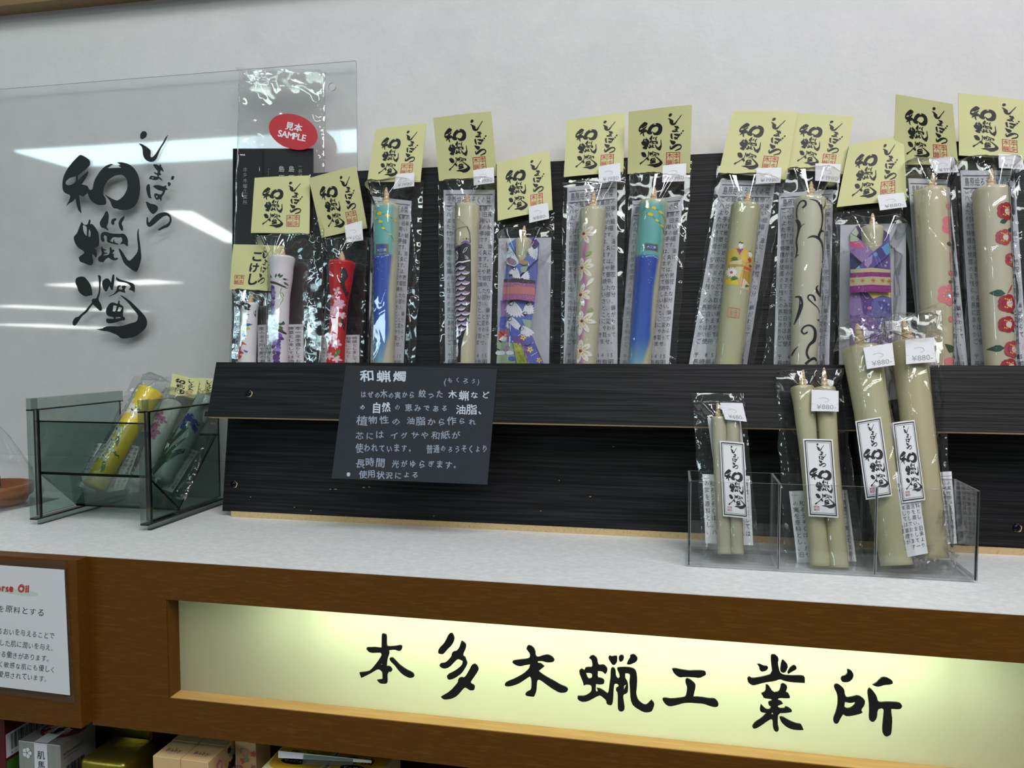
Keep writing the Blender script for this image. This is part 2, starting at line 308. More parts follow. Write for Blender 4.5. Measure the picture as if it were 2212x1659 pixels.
SIGN = [
 (770, 1360, 12.76, ["710,110,760,115,830,150,830,440,870,470,1050,460,1215,425,1260,470,1235,570,1175,598,1050,550,880,575,905,650,850,800,830,940,825,1010,920,1015,985,1110,960,1165,875,1165,865,1220,840,1235,850,1460,815,1497,660,1490,600,1440,565,1392,715,1375,715,1230,700,1150,595,1085,400,1205,250,1280,130,1335,80,1187,330,1160,420,1080,560,910,690,720,685,660,660,635,375,648,270,545,285,490,400,495,490,485,690,510,695,150", "695,940,718,990,668,985",
   "905,795,940,775,990,775,1060,840,1180,970,1340,1090,1540,1190,1580,1240,1590,1305,1510,1335,1440,1330,1280,1250,1150,1120,1050,980,930,870"]),
 (930, 1360, 10.369, ["455,75,500,100,528,170,525,250,470,360,380,440,300,540,255,555,165,535,180,430,300,310,360,200,400,110",
   "690,255,760,290,798,350,780,440,715,580,780,625,790,670,825,760,780,860,700,980,560,1080,480,1115,415,1125,380,1105,360,1020,560,920,700,800,725,705,690,690,620,658,570,690,420,850,310,880,230,850,195,800,220,760,340,745,470,600,475,530,510,492,570,490,640,410",
   "990,765,1050,820,1075,900,1040,970,890,1185,905,1215,985,1255,985,1330,965,1362,880,1365,785,1295,740,1320,600,1485,480,1550,340,1572,280,1560,230,1510,430,1390,610,1190,620,1100,680,1068,760,1085,880,880,915,800"]),
 (1080, 1380, 11.85, ["710,162,800,180,870,240,910,340,905,420,945,468,1000,465,1100,425,1225,405,1340,460,1402,548,1350,600,1210,608,1080,570,965,575,965,625,1045,630,1135,710,985,830,1080,910,1200,985,1400,1090,1540,1180,1700,1240,1745,1300,1710,1360,1650,1380,1530,1385,1340,1280,1200,1180,1040,1060,975,1045,942,1110,930,1350,880,1475,850,1485,670,1462,642,1410,690,1360,780,1320,805,1240,805,1030,765,965,690,1010,500,1140,370,1190,230,1225,130,1210,120,1150,180,1100,390,1015,600,900,740,770,770,655,640,675,530,705,430,690,310,610,330,560,460,540,700,515,760,480,770,400,740,340,668,258"]),
 (1240, 1400, 11.06, ["355,240,400,185,465,172,550,240,570,380,600,412,710,395,795,480,795,560,748,625,670,555,570,550,560,710,640,720,700,745,728,800,710,860,630,875,525,860,512,1040,560,1050,565,1010,540,955,650,980,800,1090,825,1040,855,790,870,700,875,520,900,470,950,470,990,520,1000,680,1050,735,1090,700,1080,610,1025,500,1040,465,1280,455,1430,490,1490,570,1510,750,1500,950,1480,1100,1530,1250,1640,1345,1730,1365,1850,1240,1925,1335,1890,1450,1850,1520,1750,1540,1650,1530,1410,1385,1350,1240,1330,900,1320,800,1340,640,1300,605,1220,605,1220,725,1275,800,1295,930,1280,1075,1185,1110,1172,1180,1195,1330,1210,1440,1190,1495,1130,1525,1060,1490,1042,1400,1045,1075,1000,1010,1005,950,1050,940,1070,900,1040,855,965,850,945,1000,930,1300,890,1378,775,1340,770,1250,690,1180,625,1130,560,1150,320,1280,180,1290,85,1230,85,1150,260,1150,415,1055,420,890,300,870,230,895,215,820,110,560,170,490,245,535,270,470,340,458,425,465,440,390,420,280",
   "280,592,430,600,430,720,335,742", "1250,870,1225,930,1190,1000,1190,905", "850,178,895,205,980,185,1035,200,1028,340,970,405,915,405,812,240", "1075,195,1125,162,1180,180,1195,250,1160,310,1110,332,1080,310,1065,240", "1335,175,1400,148,1460,165,1525,245,1490,330,1330,402,1260,385,1280,320,1345,220"]),
 (1420, 1430, 15.08, ["475,225,570,205,720,240,880,265,1050,290,1250,280,1500,285,1575,330,1590,425,1370,528,1200,500,870,488,750,508,660,475,530,360",
   "960,530,1080,580,1200,680,1245,750,1240,850,1200,1000,1175,1145,1300,1140,1520,1165,1680,1195,1850,1190,1950,1270,1995,1360,1985,1430,1930,1468,1850,1470,1700,1435,1500,1360,1240,1345,1050,1325,850,1340,620,1410,390,1458,250,1370,165,1230,170,1190,250,1170,450,1210,870,1160,930,1110,960,960,970,820,915,680,912,585"]),
 (1600, 1400, 8.73, ["570,125,650,120,710,180,715,230,700,280,740,470,820,512,950,520,1130,518,1210,535,1210,660,950,645,820,620,745,585,640,625,450,650,260,703,210,700,140,650,122,570,165,535,215,575,400,545,600,490,570,250", "310,305,360,300,420,335,510,345,520,380,480,430,390,450,350,400,355,360", "780,220,810,225,900,330,855,450,800,472,745,440,755,320", "1000,320,1050,345,1055,400,980,440,895,490,880,465,930,370",
   "475,690,525,700,615,845,720,825,750,760,760,680,810,665,885,720,850,835,900,850,935,930,910,950,720,940,695,980,760,1000,800,1050,700,1090,720,1140,835,1140,840,1105,900,1120,965,1170,965,1210,850,1225,710,1230,695,1400,725,1540,690,1583,640,1570,610,1500,605,1370,580,1335,500,1380,420,1440,310,1510,245,1525,215,1480,270,1400,400,1320,490,1225,390,1215,360,1170,380,1060,480,1160,550,1160,575,1110,525,1075,520,1015,590,995,590,965,435,945,415,900,388,860,470,820", "603,1215,615,1262,568,1245",
   "730,1305,790,1295,920,1375,1060,1430,1140,1435,1188,1545,1100,1550,960,1535,850,1480,760,1390"]),
 (1790, 1430, 9.759, ["390,165,410,150,490,190,530,270,510,350,430,425,300,430,252,370,275,310,350,290,400,240",
   "165,458,240,490,335,580,340,680,380,755,480,740,630,700,770,800,760,910,685,1010,718,1068,640,1105,390,1155,305,1105,250,1190,200,1295,155,1305,108,1280,98,1200,160,1040,195,880,190,700,115,540,120,490", "345,845,460,868,555,845,560,895,480,965,400,985,330,960",
   "925,485,1000,450,1110,335,1170,320,1240,335,1345,395,1358,455,1290,480,1180,485,1060,525,990,515",
   "862,545,930,600,1015,720,1035,820,1080,858,1230,845,1490,855,1550,910,1545,960,1500,1000,1320,990,1325,1090,1345,1200,1330,1450,1310,1540,1215,1580,1150,1530,1135,1420,1155,1180,1170,1010,1120,975,1035,1000,1020,1180,960,1262,900,1262,850,1210,860,950,835,750,822,650,830,590"]),
]
def parse(s):
    a = [float(v) for v in s.split(',')]
    return [(a[i], a[i + 1]) for i in range(0, len(a), 2)]
def soften(p):
    """round the gentle corners of an outline, keep the sharp ones"""
    n = len(p); out = []
    for i in range(n):
        a, b, c = np.array(p[i - 1]), np.array(p[i]), np.array(p[(i + 1) % n])
        d1, d2 = b - a, c - b; l1, l2 = np.linalg.norm(d1), np.linalg.norm(d2)
        cs = np.dot(d1, d2) / max(l1 * l2, 1e-9)
        if cs < 0.05: out.append(tuple(b))
        else: out.append(tuple(b - d1 * 0.22)); out.append(tuple(b + d2 * 0.22))
    return out
def fill(polys):
    """fill nested outlines (holes cut out): returns 2D vertices, faces"""
    c = bpy.data.curves.new('outline', 'CURVE'); c.dimensions = '2D'; c.fill_mode = 'BOTH'
    for p in polys:
        sp = c.splines.new('POLY'); sp.points.add(len(p) - 1)
        for i, (x, y) in enumerate(p): sp.points[i].co = (x, y, 0, 1)
        sp.use_cyclic_u = True
    o = bpy.data.objects.new('outline', c); COL.objects.link(o)
    dg = bpy.context.evaluated_depsgraph_get()
    me = bpy.data.meshes.new_from_object(o.evaluated_get(dg))
    V = [(v.co.x, v.co.y) for v in me.vertices]; F = [tuple(f.vertices) for f in me.polygons if len(f.vertices) > 2]
    bpy.data.objects.remove(o); bpy.data.curves.remove(c); bpy.data.meshes.remove(me)
    return V, F
# font glyphs (Blender's own built-in font)
_fc = bpy.data.curves.new('glyph', 'FONT'); _fc.resolution_u = 2
_fo = bpy.data.objects.new('glyph', _fc); COL.objects.link(_fo)
_glyphs = {}
def glyph(ch, res=2):
    k = (ch, res)
    if k in _glyphs: return _glyphs[k]
    if ch in ' \u3000': _glyphs[k] = ([], [], 0.5 if ch == ' ' else 1.0); return _glyphs[k]
    _fc.resolution_u = res; _fc.body = ch; bpy.context.view_layer.update()
    dg = bpy.context.evaluated_depsgraph_get()
    me = bpy.data.meshes.new_from_object(_fo.evaluated_get(dg))
    V = [(v.co.x, v.co.y) for v in me.vertices]; F = [tuple(f.vertices) for f in me.polygons if len(f.vertices) > 2]
    bpy.data.meshes.remove(me)
    xs = [v[0] for v in V] or [0]
    w = 1.0 if ord(ch) > 0x2000 else max(xs) + 0.08
    _glyphs[k] = (V, F, w); return _glyphs[k]
def text2d(items, res=2):
    """items: (char, x, y, size[, rot[, stretch]]) lower-left corner of the glyph's em box -> 2D mesh"""
    V = []; F = []
    for it in items:
        ch, x, y, s = it[:4]; rot = it[4] if len(it) > 4 else 0; sx = it[5] if len(it) > 5 else 1
        gv, gf, gw = glyph(ch, res); n = len(V); c, sn = math.cos(rot), math.sin(rot)
        for (a, b) in gv:
            a = a * s * sx; b = b * s; V.append((x + a * c - b * sn, y + a * sn + b * c))
        F += [tuple(i + n for i in f) for f in gf]
    return V, F
def line_items(txt, x, y, s, width=None, jit=0.0, rnd=None, stretch=1.0):
    """a horizontal line starting at x with baseline y; width: justify to that width"""
    ws = [glyph(c)[2] * (stretch if ord(c) > 0x2000 else 0.95 * stretch) for c in txt]; tot = max(sum(ws) * s, 1e-6)
    k = 1.0 if width is None else width / tot
    it = []
    for c, w_ in zip(txt, ws):
        j = (rnd.uniform(-1, 1) * jit, rnd.uniform(-1, 1) * jit, rnd.uniform(-1, 1) * jit) if rnd else (0, 0, 0)
        it.append((c, x + j[0] * s, y + j[1] * s, s * (1 + j[2] * 0.7), j[2] * 0.5, stretch)); x += w_ * s * k
    return it

# 2D lettering blocks, normalised to a 0..1 box (y down)
def _brush_world():
    out = {}
    for (nm, x0, y0, s, ps) in BRUSH:
        polys = []
        for p in ps:
            q = []
            for (a, b) in soften(parse(p)):
                P = on_y(x0 + a / s, y0 + b / s, 0.8805); q.append((P[0], P[2]))
            polys.append(q)
        out[nm] = fill(polys)
    return out
BR = _brush_world()
def block(names):
    V = []; F = []
    for nm in names:
        n = len(V); V += BR[nm][0]; F += [tuple(i + n for i in f) for f in BR[nm][1]]
    V = np.array(V); lo = V.min(0); hi = V.max(0); Q = (V - lo) / (hi - lo); Q[:, 1] = 1 - Q[:, 1]
    return Q, F
B_KAN = block(['wa', 'ro', 'soku']); B_HIRA = block(['shi', 'ma', 'ba', 'ra'])
def place_block(B, u0, u1, v0, v1):
    Q, F = B; return [(u0 + (u1 - u0) * a, v0 + (v1 - v0) * b) for a, b in Q], F
def seal_2d(u0, u1, v0, v1, su, sv):
    """square seal print: frame, cross line and four characters; coordinates y down"""
    V = []; F = []
    def rect(a, b, c, d):
        n = len(V); V.extend([(a, c), (b, c), (b, d), (a, d)]); F.append((n, n + 1, n + 2, n + 3))
    t = (u1 - u0) * 0.045; t2 = (v1 - v0) * 0.045
    rect(u0, u1, v0, v0 + t2); rect(u0, u1, v1 - t2, v1); rect(u0, u0 + t, v0, v1); rect(u1 - t, u1, v0, v1)
    um, vm = (u0 + u1) / 2, (v0 + v1) / 2; rect(um - t / 3, um + t / 3, v0, v1)
    for ch, a, b in (('本', um, v0), ('多', um, vm), ('木', u0, v0), ('蝋', u0, vm)):
        gv, gf, gw = glyph(ch, 1); n = len(V); W = (u1 - u0) / 2; H = (v1 - v0) / 2
        if not gv: continue
        g = np.array(gv); lo, hi = g.min(0), g.max(0)
        for (x, y) in g:
            V.append((a + W * (0.12 + 0.78 * (x - lo[0]) / (hi[0] - lo[0])), b + H * (0.94 - 0.86 * (y - lo[1]) / (hi[1] - lo[1]))))
        F += [tuple(i + n for i in f) for f in gf]
    return V, F

# ---------------------------------------------------------------- sheets of paper and film
class Sheet:
    """four corners TL TR BR BL in world space, a normal and a bulge"""
    def __init__(s, q, n, bulge=0.0, wave=0.0, seed=0, curl=0.0):
        s.q = [np.array(p) for p in q]; s.n = np.array(n); s.b = bulge; s.wave = wave; s.seed = seed; s.curl = curl
    def at(s, u, v, lift=0.0):
        a, b, c, d = s.q
        p = a * (1 - u) * (1 - v) + b * u * (1 - v) + c * u * v + d * (1 - u) * v
        h = s.b * math.sin(math.pi * min(max(u, 0), 1)) + s.curl * (v - 0.5) ** 2 * 4
        if s.wave: h += s.wave * noise.noise(Vector((u * 1.7 + s.seed * 3.1, v * 1.9, s.seed)))
        return p + s.n * (h + lift)
    def obj(s, name, mat, parent, nu=8, nv=8, th=0.0004, edge=None):
        V = []; F = []
        for k in (0, 1):
            for j in range(nv + 1):
                for i in range(nu + 1): V.append(s.at(i / nu, j / nv, -th * k))
        st = (nu + 1) * (nv + 1)
        for j in range(nv):
            for i in range(nu):
                a = j * (nu + 1) + i; F.append((a, a + nu + 1, a + nu + 2, a + 1)); F.append((a + st, a + 1 + st, a + nu + 2 + st, a + nu + 1 + st))
        per = [i for i in range(nu)] + [j * (nu + 1) + nu for j in range(nv)] + [nv * (nu + 1) + i for i in range(nu, 0, -1)] + [j * (nu + 1) for j in range(nv, 0, -1)]
        for a, b in zip(per, per[1:] + per[:1]): F.append((a, b, b + st, a + st))
        return mesh_obj(name, V, F, mat, parent, smooth=False)
    def print2d(s, name, VF, mat, parent, lift=0.00016):
        V, F = VF
        return mesh_obj(name, [s.at(u, v, lift) for u, v in V], F, mat, parent)
def px_sheet(pl, q, w, **k):
    """q: four image points; w: one offset or four"""
    if not isinstance(w, (list, tuple)): w = [w] * 4
    return Sheet([pl.px(x, y, ww) for (x, y), ww in zip(q, w)], pl.n, **k)
def sheet_text(items, res=1):
    V, F = text2d(items, res); return [(a, 1 - b) for a, b in V], F

# ---------------------------------------------------------------- painted decals
def tris(poly):
    t = tessellate_polygon([[Vector((x, y, 0)) for x, y in poly]])
    return [[poly[i] for i in f] for f in t]
def split(tr, L, depth=0):
    out = []; stack = [(t, 0) for t in tr]
    while stack:
        t, d = stack.pop()
        e = [math.hypot(t[i][0] - t[(i + 1) % 3][0], t[i][1] - t[(i + 1) % 3][1]) for i in range(3)]
        k = e.index(max(e))
        if e[k] <= L or d > 9: out.append(t); continue
        a, b, c = t[k], t[(k + 1) % 3], t[(k + 2) % 3]; m_ = ((a[0] + b[0]) / 2, (a[1] + b[1]) / 2)
        stack.append(([a, m_, c], d + 1)); stack.append(([m_, b, c], d + 1))
    return out
def ell(cx, cy, rx, ry, rot=0.0, n=12):
    c, s = math.cos(rot), math.sin(rot)
    return [(cx + rx * math.cos(t) * c - ry * math.sin(t) * s, cy + rx * math.cos(t) * s + ry * math.sin(t) * c) for t in [2 * math.pi * i / n for i in range(n)]]
def petal(cx, cy, ang, L, W):
    c, s = math.cos(ang), math.sin(ang); P = [(0, 0), (0.3, -.7), (0.6, -1), (0.85, -.75), (1, 0), (0.85, .75), (0.6, 1), (0.3, .7)]
    return [(cx + c * a * L - s * b * W / 2, cy + s * a * L + c * b * W / 2) for a, b in P]
def leaf(cx, cy, ang, L, W):
    c, s = math.cos(ang), math.sin(ang); P = [(0, 0), (0.3, -.9), (0.55, -.95), (0.8, -.5), (1, 0), (0.8, .5), (0.55, .95), (0.3, .9)]
    return [(cx + c * a * L - s * b * W / 2, cy + s * a * L + c * b * W / 2) for a, b in P]
def stroke(pts, ws):
    if not isinstance(ws, (list, tuple)): ws = [ws] * len(pts)
    # smooth with Catmull-Rom
    P = []; W = []
    n = len(pts)
    for i in range(n - 1):
        p0, p1, p2, p3 = [np.array(pts[max(0, min(n - 1, k))], float) for k in (i - 1, i, i + 1, i + 2)]
        for t in (0, .33, .66):
            P.append(0.5 * ((2 * p1) + (-p0 + p2) * t + (2 * p0 - 5 * p1 + 4 * p2 - p3) * t * t + (-p0 + 3 * p1 - 3 * p2 + p3) * t ** 3)); W.append(ws[i] * (1 - t) + ws[i + 1] * t)
    P.append(np.array(pts[-1], float)); W.append(ws[-1])
    L = []; Rr = []
    for i in range(len(P)):
        d = P[min(i + 1, len(P) - 1)] - P[max(i - 1, 0)]; d = d / max(np.linalg.norm(d), 1e-9); nn = np.array([-d[1], d[0]]) * W[i] / 2
        L.append(tuple(P[i] + nn)); Rr.append(tuple(P[i] - nn))
    return [('strip', L, Rr)]
def zoomed(x0, y0, s):
    def f(shapes):
        out = []
        for sh, c in shapes:
            if isinstance(sh, list) and sh and isinstance(sh[0], tuple) and sh[0][0] == 'strip':
                out.append(([('strip', [(x0 + a / s, y0 + b / s) for a, b in sh[0][1]], [(x0 + a / s, y0 + b / s) for a, b in sh[0][2]])], c))
            else: out.append(([(x0 + a / s, y0 + b / s) for a, b in sh], c))
        return out
    return f
def decal_mesh(name, shapes, mapf, parent, mat='paint', L=5.0, lift0=0.00008, dl=0.000007):
    """shapes: (polygon or strip in image-like coordinates, colour); mapf(x, y, lift) -> world"""
    V = []; F = []; C = []
    for k, (sh, c) in enumerate(shapes):
        lift = lift0 + dl * k; cc = lin(c)
        if sh and sh[0][0] == 'strip':
            T = []; A, B = sh[0][1], sh[0][2]
            for i in range(len(A) - 1): T += [[A[i], B[i], B[i + 1]], [A[i], B[i + 1], A[i + 1]]]
        else: T = tris(sh)
        for t in split(T, L):
            ar = (t[1][0] - t[0][0]) * (t[2][1] - t[0][1]) - (t[1][1] - t[0][1]) * (t[2][0] - t[0][0])
            if ar > 0: t = [t[0], t[2], t[1]]
            n = len(V)
            for (x, y) in t: V.append(mapf(x, y, lift)); C.append(cc)
            F.append((n, n + 1, n + 2))
    return mesh_obj(name, V, F, mat, parent, cols=np.array(C))

# ---------------------------------------------------------------- candles
CREAM = (198, 194, 166)
class Candle:
    """axis from image points on a plane; profile: list of (t, radius in px)"""
    def __init__(s, pl, top, bot, prof, wback, tend=None):
        A0 = pl.px(*top, wback); depth = float(np.dot(A0 - CAM, FWD)); s.k = depth / FPX
        rmax = max(r for t, r in prof) * s.k; s.wc = wback + rmax
        s.A = pl.px(*top, s.wc); s.B = pl.px(*bot, s.wc)
        s.d = s.B - s.A; s.L = np.linalg.norm(s.d); s.d = s.d / s.L; s.n = pl.n; s.side = np.cross(s.d, s.n)
        if s.side[0] < 0: s.side = -s.side
        s.prof = prof; s.pl = pl; s.top = top; s.bot = bot; s.rmax = rmax
    def r(s, t):
        p = s.prof
        if t <= p[0][0]: return p[0][1] * s.k
        for (a, ra), (b, rb) in zip(p, p[1:]):
            if t <= b:
                q = (t - a) / (b - a); q = q * q * (3 - 2 * q); return (ra * (1 - q) + rb * q) * s.k
        return p[-1][1] * s.k
    def at(s, x, t, lift=0.0):
        x = max(-0.985, min(0.985, x)); th = math.asin(x); r = s.r(t) + lift
        return s.A + s.d * (t * s.L) + r * (s.side * math.sin(th) + s.n * math.cos(th))
    def map_px(s, x, y, lift):
        # image-like coordinates -> position across and along the candle
        t = (y - s.top[1]) / (s.bot[1] - s.top[1]); cx = s.top[0] + (s.bot[0] - s.top[0]) * t
        return s.at((x - cx) / (s.r(max(0, t)) / s.k), t, lift)
    def body(s, name, parent, colf=None, nt=56, na=40, t1=1.0):
        V = []; C = []
        ts = [0.0] * 3 + [i / nt * t1 for i in range(nt + 1)]
        rr = [0.0, 0.55, 0.93]
        for j, t in enumerate(ts):
            f = rr[j] if j < 3 else 1.0; dz = (0.0008, 0.0004, -0.0004)[j] if j < 3 else (0.0006 if j == 3 else 0)
            for i in range(na):
                a = 2 * math.pi * i / na; r = s.r(t) * f
                V.append(s.A + s.d * (t * s.L + dz) + r * (s.side * math.sin(a) + s.n * math.cos(a)))
                c = colf(math.sin(a), t, math.cos(a)) if colf else CREAM
                C.append(lin(c))
        F = []
        for j in range(len(ts) - 1):
            for i in range(na):
                a = j * na + i; b = j * na + (i + 1) % na; F.append((a, b, b + na, a + na))
        F.append(tuple(range((len(ts) - 1) * na, len(ts) * na)))
        return mesh_obj(name, V, F, 'wax', parent, smooth=True, cols=np.array(C))
    def wick(s, parent, tip, r0=8.0):
        T = s.pl.px(*tip, s.wc); d = T - s.A; L = np.linalg.norm(d); d = d / L
        e1 = np.cross(d, s.n); e1 = e1 / np.linalg.norm(e1); e2 = np.cross(d, e1)
        V = []; C = []; nt = 22; na = 14; rnd = random.Random(int(tip[0]))
        for j in range(nt + 1):
            t = j / nt; r = r0 * s.k * (1 - t) ** 0.55 * (1.0 - 0.25 * t) + 0.0006
            r *= 1 + 0.10 * math.sin(t * 34)
            for i in range(na):
                a = 2 * math.pi * i / na; rj = r * (1 + 0.08 * math.sin(3 * a + t * 12))
                V.append(s.A - d * 0.001 + d * (L * t) + rj * (e1 * math.cos(a) + e2 * math.sin(a)))
                C.append(lin((214, 190, 150) if (j % 4) else (190, 160, 118)))
        F = [(j * na + i, j * na + (i + 1) % na, (j + 1) * na + (i + 1) % na, (j + 1) * na + i) for j in range(nt) for i in range(na)]
        F.append(tuple(range(nt * na, nt * na + na)))
        return mesh_obj('wick', V, F, 'wax', parent, smooth=True, cols=np.array(C))

# ---------------------------------------------------------------- film bags
def ridge(x, y, z):
    return (1 - abs(noise.noise(Vector((x, y, z)))) * 2.0)
GAP = 0.0360        # room between the board and the rail
def film_bag(pl, q, parent, candles, wback=0.0015, seed=1, card_w=0.004, neck=0.024, rad=1.0, crinkle=1.0, nu=58, nv=140, thick=None, name='bag', top_gather=0.0, mat='film', ztop=None):
    """q: TL TR BR BL image points (on the plane); candles: list of Candle inside it"""
    Q = [np.array(pl.uv(pl.px(x, y, wback + 0.01))[:2]) for x, y in q]
    rnd = random.Random(seed)
    cs = [(np.array(pl.uv(c.A)[:2]), np.array(pl.uv(c.B)[:2]), c.rmax, c.wc) for c in candles]
    # sharp creases: short straight folds, most of them running down the bag near its seams
    lo_, hi_ = np.min(Q, 0), np.max(Q, 0); CR = []
    for _ in range(int(26 * crinkle)):
        side = rnd.random(); uu = rnd.choice([rnd.uniform(.03, .22), rnd.uniform(.78, .97)]) if side < .7 else rnd.random()
        vv = rnd.random() ** 1.2; c0 = Q[0] * (1 - uu) * (1 - vv) + Q[1] * uu * (1 - vv) + Q[2] * uu * vv + Q[3] * (1 - uu) * vv
        an = rnd.gauss(math.pi / 2, .45); ln = rnd.uniform(.006, .030); dd = np.array([math.cos(an), math.sin(an)])
        CR.append((c0, dd, ln, rnd.uniform(.0007, .0018), rnd.uniform(.0009, .0018), rnd.uniform(-30, 30)))
    V = []
    for k in (0, 1):
        for j in range(nv + 1):
            v = j / nv
            for i in range(nu + 1):
                u = i / nu
                p = Q[0] * (1 - u) * (1 - v) + Q[1] * u * (1 - v) + Q[2] * u * v + Q[3] * (1 - u) * v
                e = min(u, 1 - u)
                # wavy side edges
                p = p + np.array([(0.0016 * noise.noise(Vector((seed, v * 9, u * 2.0)))) * (1 if e < 0.06 else 0.3), 0])
                if k == 1:
                    w_ = wback + 0.0006 * noise.noise(Vector((u * 6, v * 14, seed)))
                else:
                    w_ = wback + 0.0012 * min(1, e * 12)
                    for (A, B, r, wc) in cs:
                        d = B - A; L = np.linalg.norm(d); d = d / L; rel = p - A
                        al = float(rel @ d); sd = abs(float(rel[0] * d[1] - rel[1] * d[0]))
                        top = (wc - wback) + r * 1.04
                        # lateral: over the candle it hugs, then runs straight to the seam
                        edge = max(1e-4, sd - r * 0.55)
                        room = r * (1.15 + 0.5 * noise.noise(Vector((v * 4, seed * 1.7, 3.0))))
                        lat = 1.0 - min(1.0, edge / room); lat = lat if sd > r * 0.55 else 1.0
                        if sd < r * 0.9: lat = max(lat, (wc - wback + math.sqrt(max(0, (r * 1.05) ** 2 - sd ** 2))) / top)
                        tn = max(0.0, 1 + al / neck)
                        lo = 1.0 if al > 0 else min(1.0, tn * 7) * (0.80 + 0.20 * tn)
                        if al <= 0:
                            half = max(0.004, np.linalg.norm(Q[1] - Q[0]) * 0.46)
                            fan = half * (1 - tn) + r * 0.75 * tn      # folds fan out from the candle to the corners of the card
                            lat = 1.0 - min(1.0, max(0.0, sd - fan * 0.75) / (fan * 0.6 + 0.004)) if sd > fan * 0.75 else 1.0
                            lo *= 1 + 0.10 * math.sin(math.atan2(float(rel[0] * d[1] - rel[1] * d[0]), abs(al) + 0.012) * 7 + seed)
                        w_ = max(w_, wback + top * min(1.0, lat) * lo)
                    # crinkles: sharp ridges near the seams, at the neck and here and there
                    z = seed * 5.3
                    x_, y_ = p[0] * 1.0, p[1] * 1.0
                    on = 0.0
                    for (A, B, r, wc) in cs:
                        d = B - A; L = np.linalg.norm(d); d = d / L; rel = p - A; al = float(rel @ d); sd = abs(float(rel[0] * d[1] - rel[1] * d[0]))
                        if sd < r * 0.8 and al > 0.004: on = max(on, 1 - sd / (r * 0.8))
                    nk = 1.0 if not cs else max([max(0.0, 1 - abs(float((p - A) @ ((B - A) / np.linalg.norm(B - A))) + neck * .5) / neck) for (A, B, r, wc) in cs])
                    r1 = max(0, ridge(x_ * 70 + z + 0.6 * noise.noise(Vector((x_ * 20, y_ * 20, z))), y_ * 13, z)) ** 10
                    r2 = max(0, ridge(x_ * 110, y_ * 55 + z, z + 7)) ** 9
                    m1 = max(0, noise.noise(Vector((x_ * 22, y_ * 12, z + 20))) + 0.25)
                    ed = max(0, 1 - e / 0.14)
                    w_ += crinkle * (1 - 0.85 * on) * (0.0013 * r1 * m1 * 1.6 + 0.0015 * r2 * (0.12 + 0.8 * ed + 0.4 * nk) * m1 * 1.6 + 0.0005 * ed * ridge(x_ * 50, y_ * 75, z + 3))
                    for (c0, dd, ln, am, wd, cv) in CR:
                        q0, q1 = p[0] - c0[0], p[1] - c0[1]; al2 = q0 * dd[0] + q1 * dd[1]
                        if abs(al2) < ln:
                            sd2 = q0 * dd[1] - q1 * dd[0] - cv * al2 * al2 * .6
                            if abs(sd2) < wd * 3: w_ += am * (1 - .7 * on) * math.exp(-abs(sd2) / wd) * (1 - (al2 / ln) ** 2)
                    if pl is BP and p[1] < 0.183: w_ = min(w_, GAP)
                    if e < 0.015: w_ = wback + 0.0004
                if v < 0.001 or v > 0.999: w_ = min(w_, wback + card_w)
                V.append(pl.pt(p[0], p[1], w_))
    st = (nu + 1) * (nv + 1); F = []
    for j in range(nv):
        for i in range(nu):
            a = j * (nu + 1) + i; F.append((a, a + nu + 1, a + nu + 2, a + 1)); F.append((a + st, a + 1 + st, a + nu + 2 + st, a + nu + 1 + st))
    for j in range(nv):
        a = j * (nu + 1); F.append((a, a + st, a + nu + 1 + st, a + nu + 1)); b = a + nu; F.append((b, b + nu + 1, b + nu + 1 + st, b + st))
    return mesh_obj(name, V, F, mat, parent, smooth=True)

# ---------------------------------------------------------------- header card, price tag, leaflet, label
def header_card(pl, q, w, parent, bulge=0.001, seed=1, tilt=0.0, logo=True):
    ws = [w + tilt, w + tilt, w - tilt * 0.2, w - tilt * 0.2]
    s = px_sheet(pl, q, ws, bulge=bulge, wave=0.0008, seed=seed)
    c = s.obj('header_card', 'card_yellow', parent, 10, 10, 0.0009)
    if logo:
        K = place_block(B_KAN, .165, .555, .187, .905); H = place_block(B_HIRA, .625, .88, .10, .665)
        n = len(K[0]); B2 = (K[0] + H[0], K[1] + [tuple(i + n for i in f) for f in H[1]]); N2 = len(B2[0])
        V = []; F = []
        for k, (dx, dy) in enumerate(((0, 0), (.006, 0), (.003, .005))):      # printed strokes a little bolder than the cut-out ones
            V += [(a + dx, b + dy) for a, b in B2[0]]; F += [tuple(i + k * N2 for i in f) for f in B2[1]]
        o_ = mesh_obj('brush_lettering', [s.at(a, b, .00016 + .00001 * (i // N2)) for i, (a, b) in enumerate(V)], F, 'ink_black', c)
        s.print2d('seal_print', seal_2d(.615, .835, .685, .885, 1, 1), 'ink_red', c)
    return s, c
def price_tag(pl, q, w, parent, txt, seed=0):
    s = px_sheet(pl, q, [w - 0.001, w - 0.001, w + 0.0015, w + 0.0015], bulge=0.0006, seed=seed)
    c = s.obj('price_tag', 'paper_white', parent, 6, 6, 0.0003)
    wd = 0.72
    s.print2d('price_print', sheet_text(line_items(txt, 0.20, 0.10, 0.30, wd), 3), 'ink_pale', c)
    V, F = [], []
    pts = [(0.28, 0.40), (0.45, 0.36), (0.60, 0.42), (0.62, 0.52), (0.50, 0.57)]
    st = stroke(pts, 0.012)[0]
    for a, b in zip(st[1], st[2]): V += [a, b]
    F = [(2 * i, 2 * i + 1, 2 * i + 3, 2 * i + 2) for i in range(len(st[1]) - 1)]
    n = len(V); V += [(0, .655), (1, .655), (1, .662), (0, .662)]; F.append((n, n + 1, n + 2, n + 3))
    s.print2d('hook_slit', (V, F), 'ink_pale', c, 0.0002)
    return c
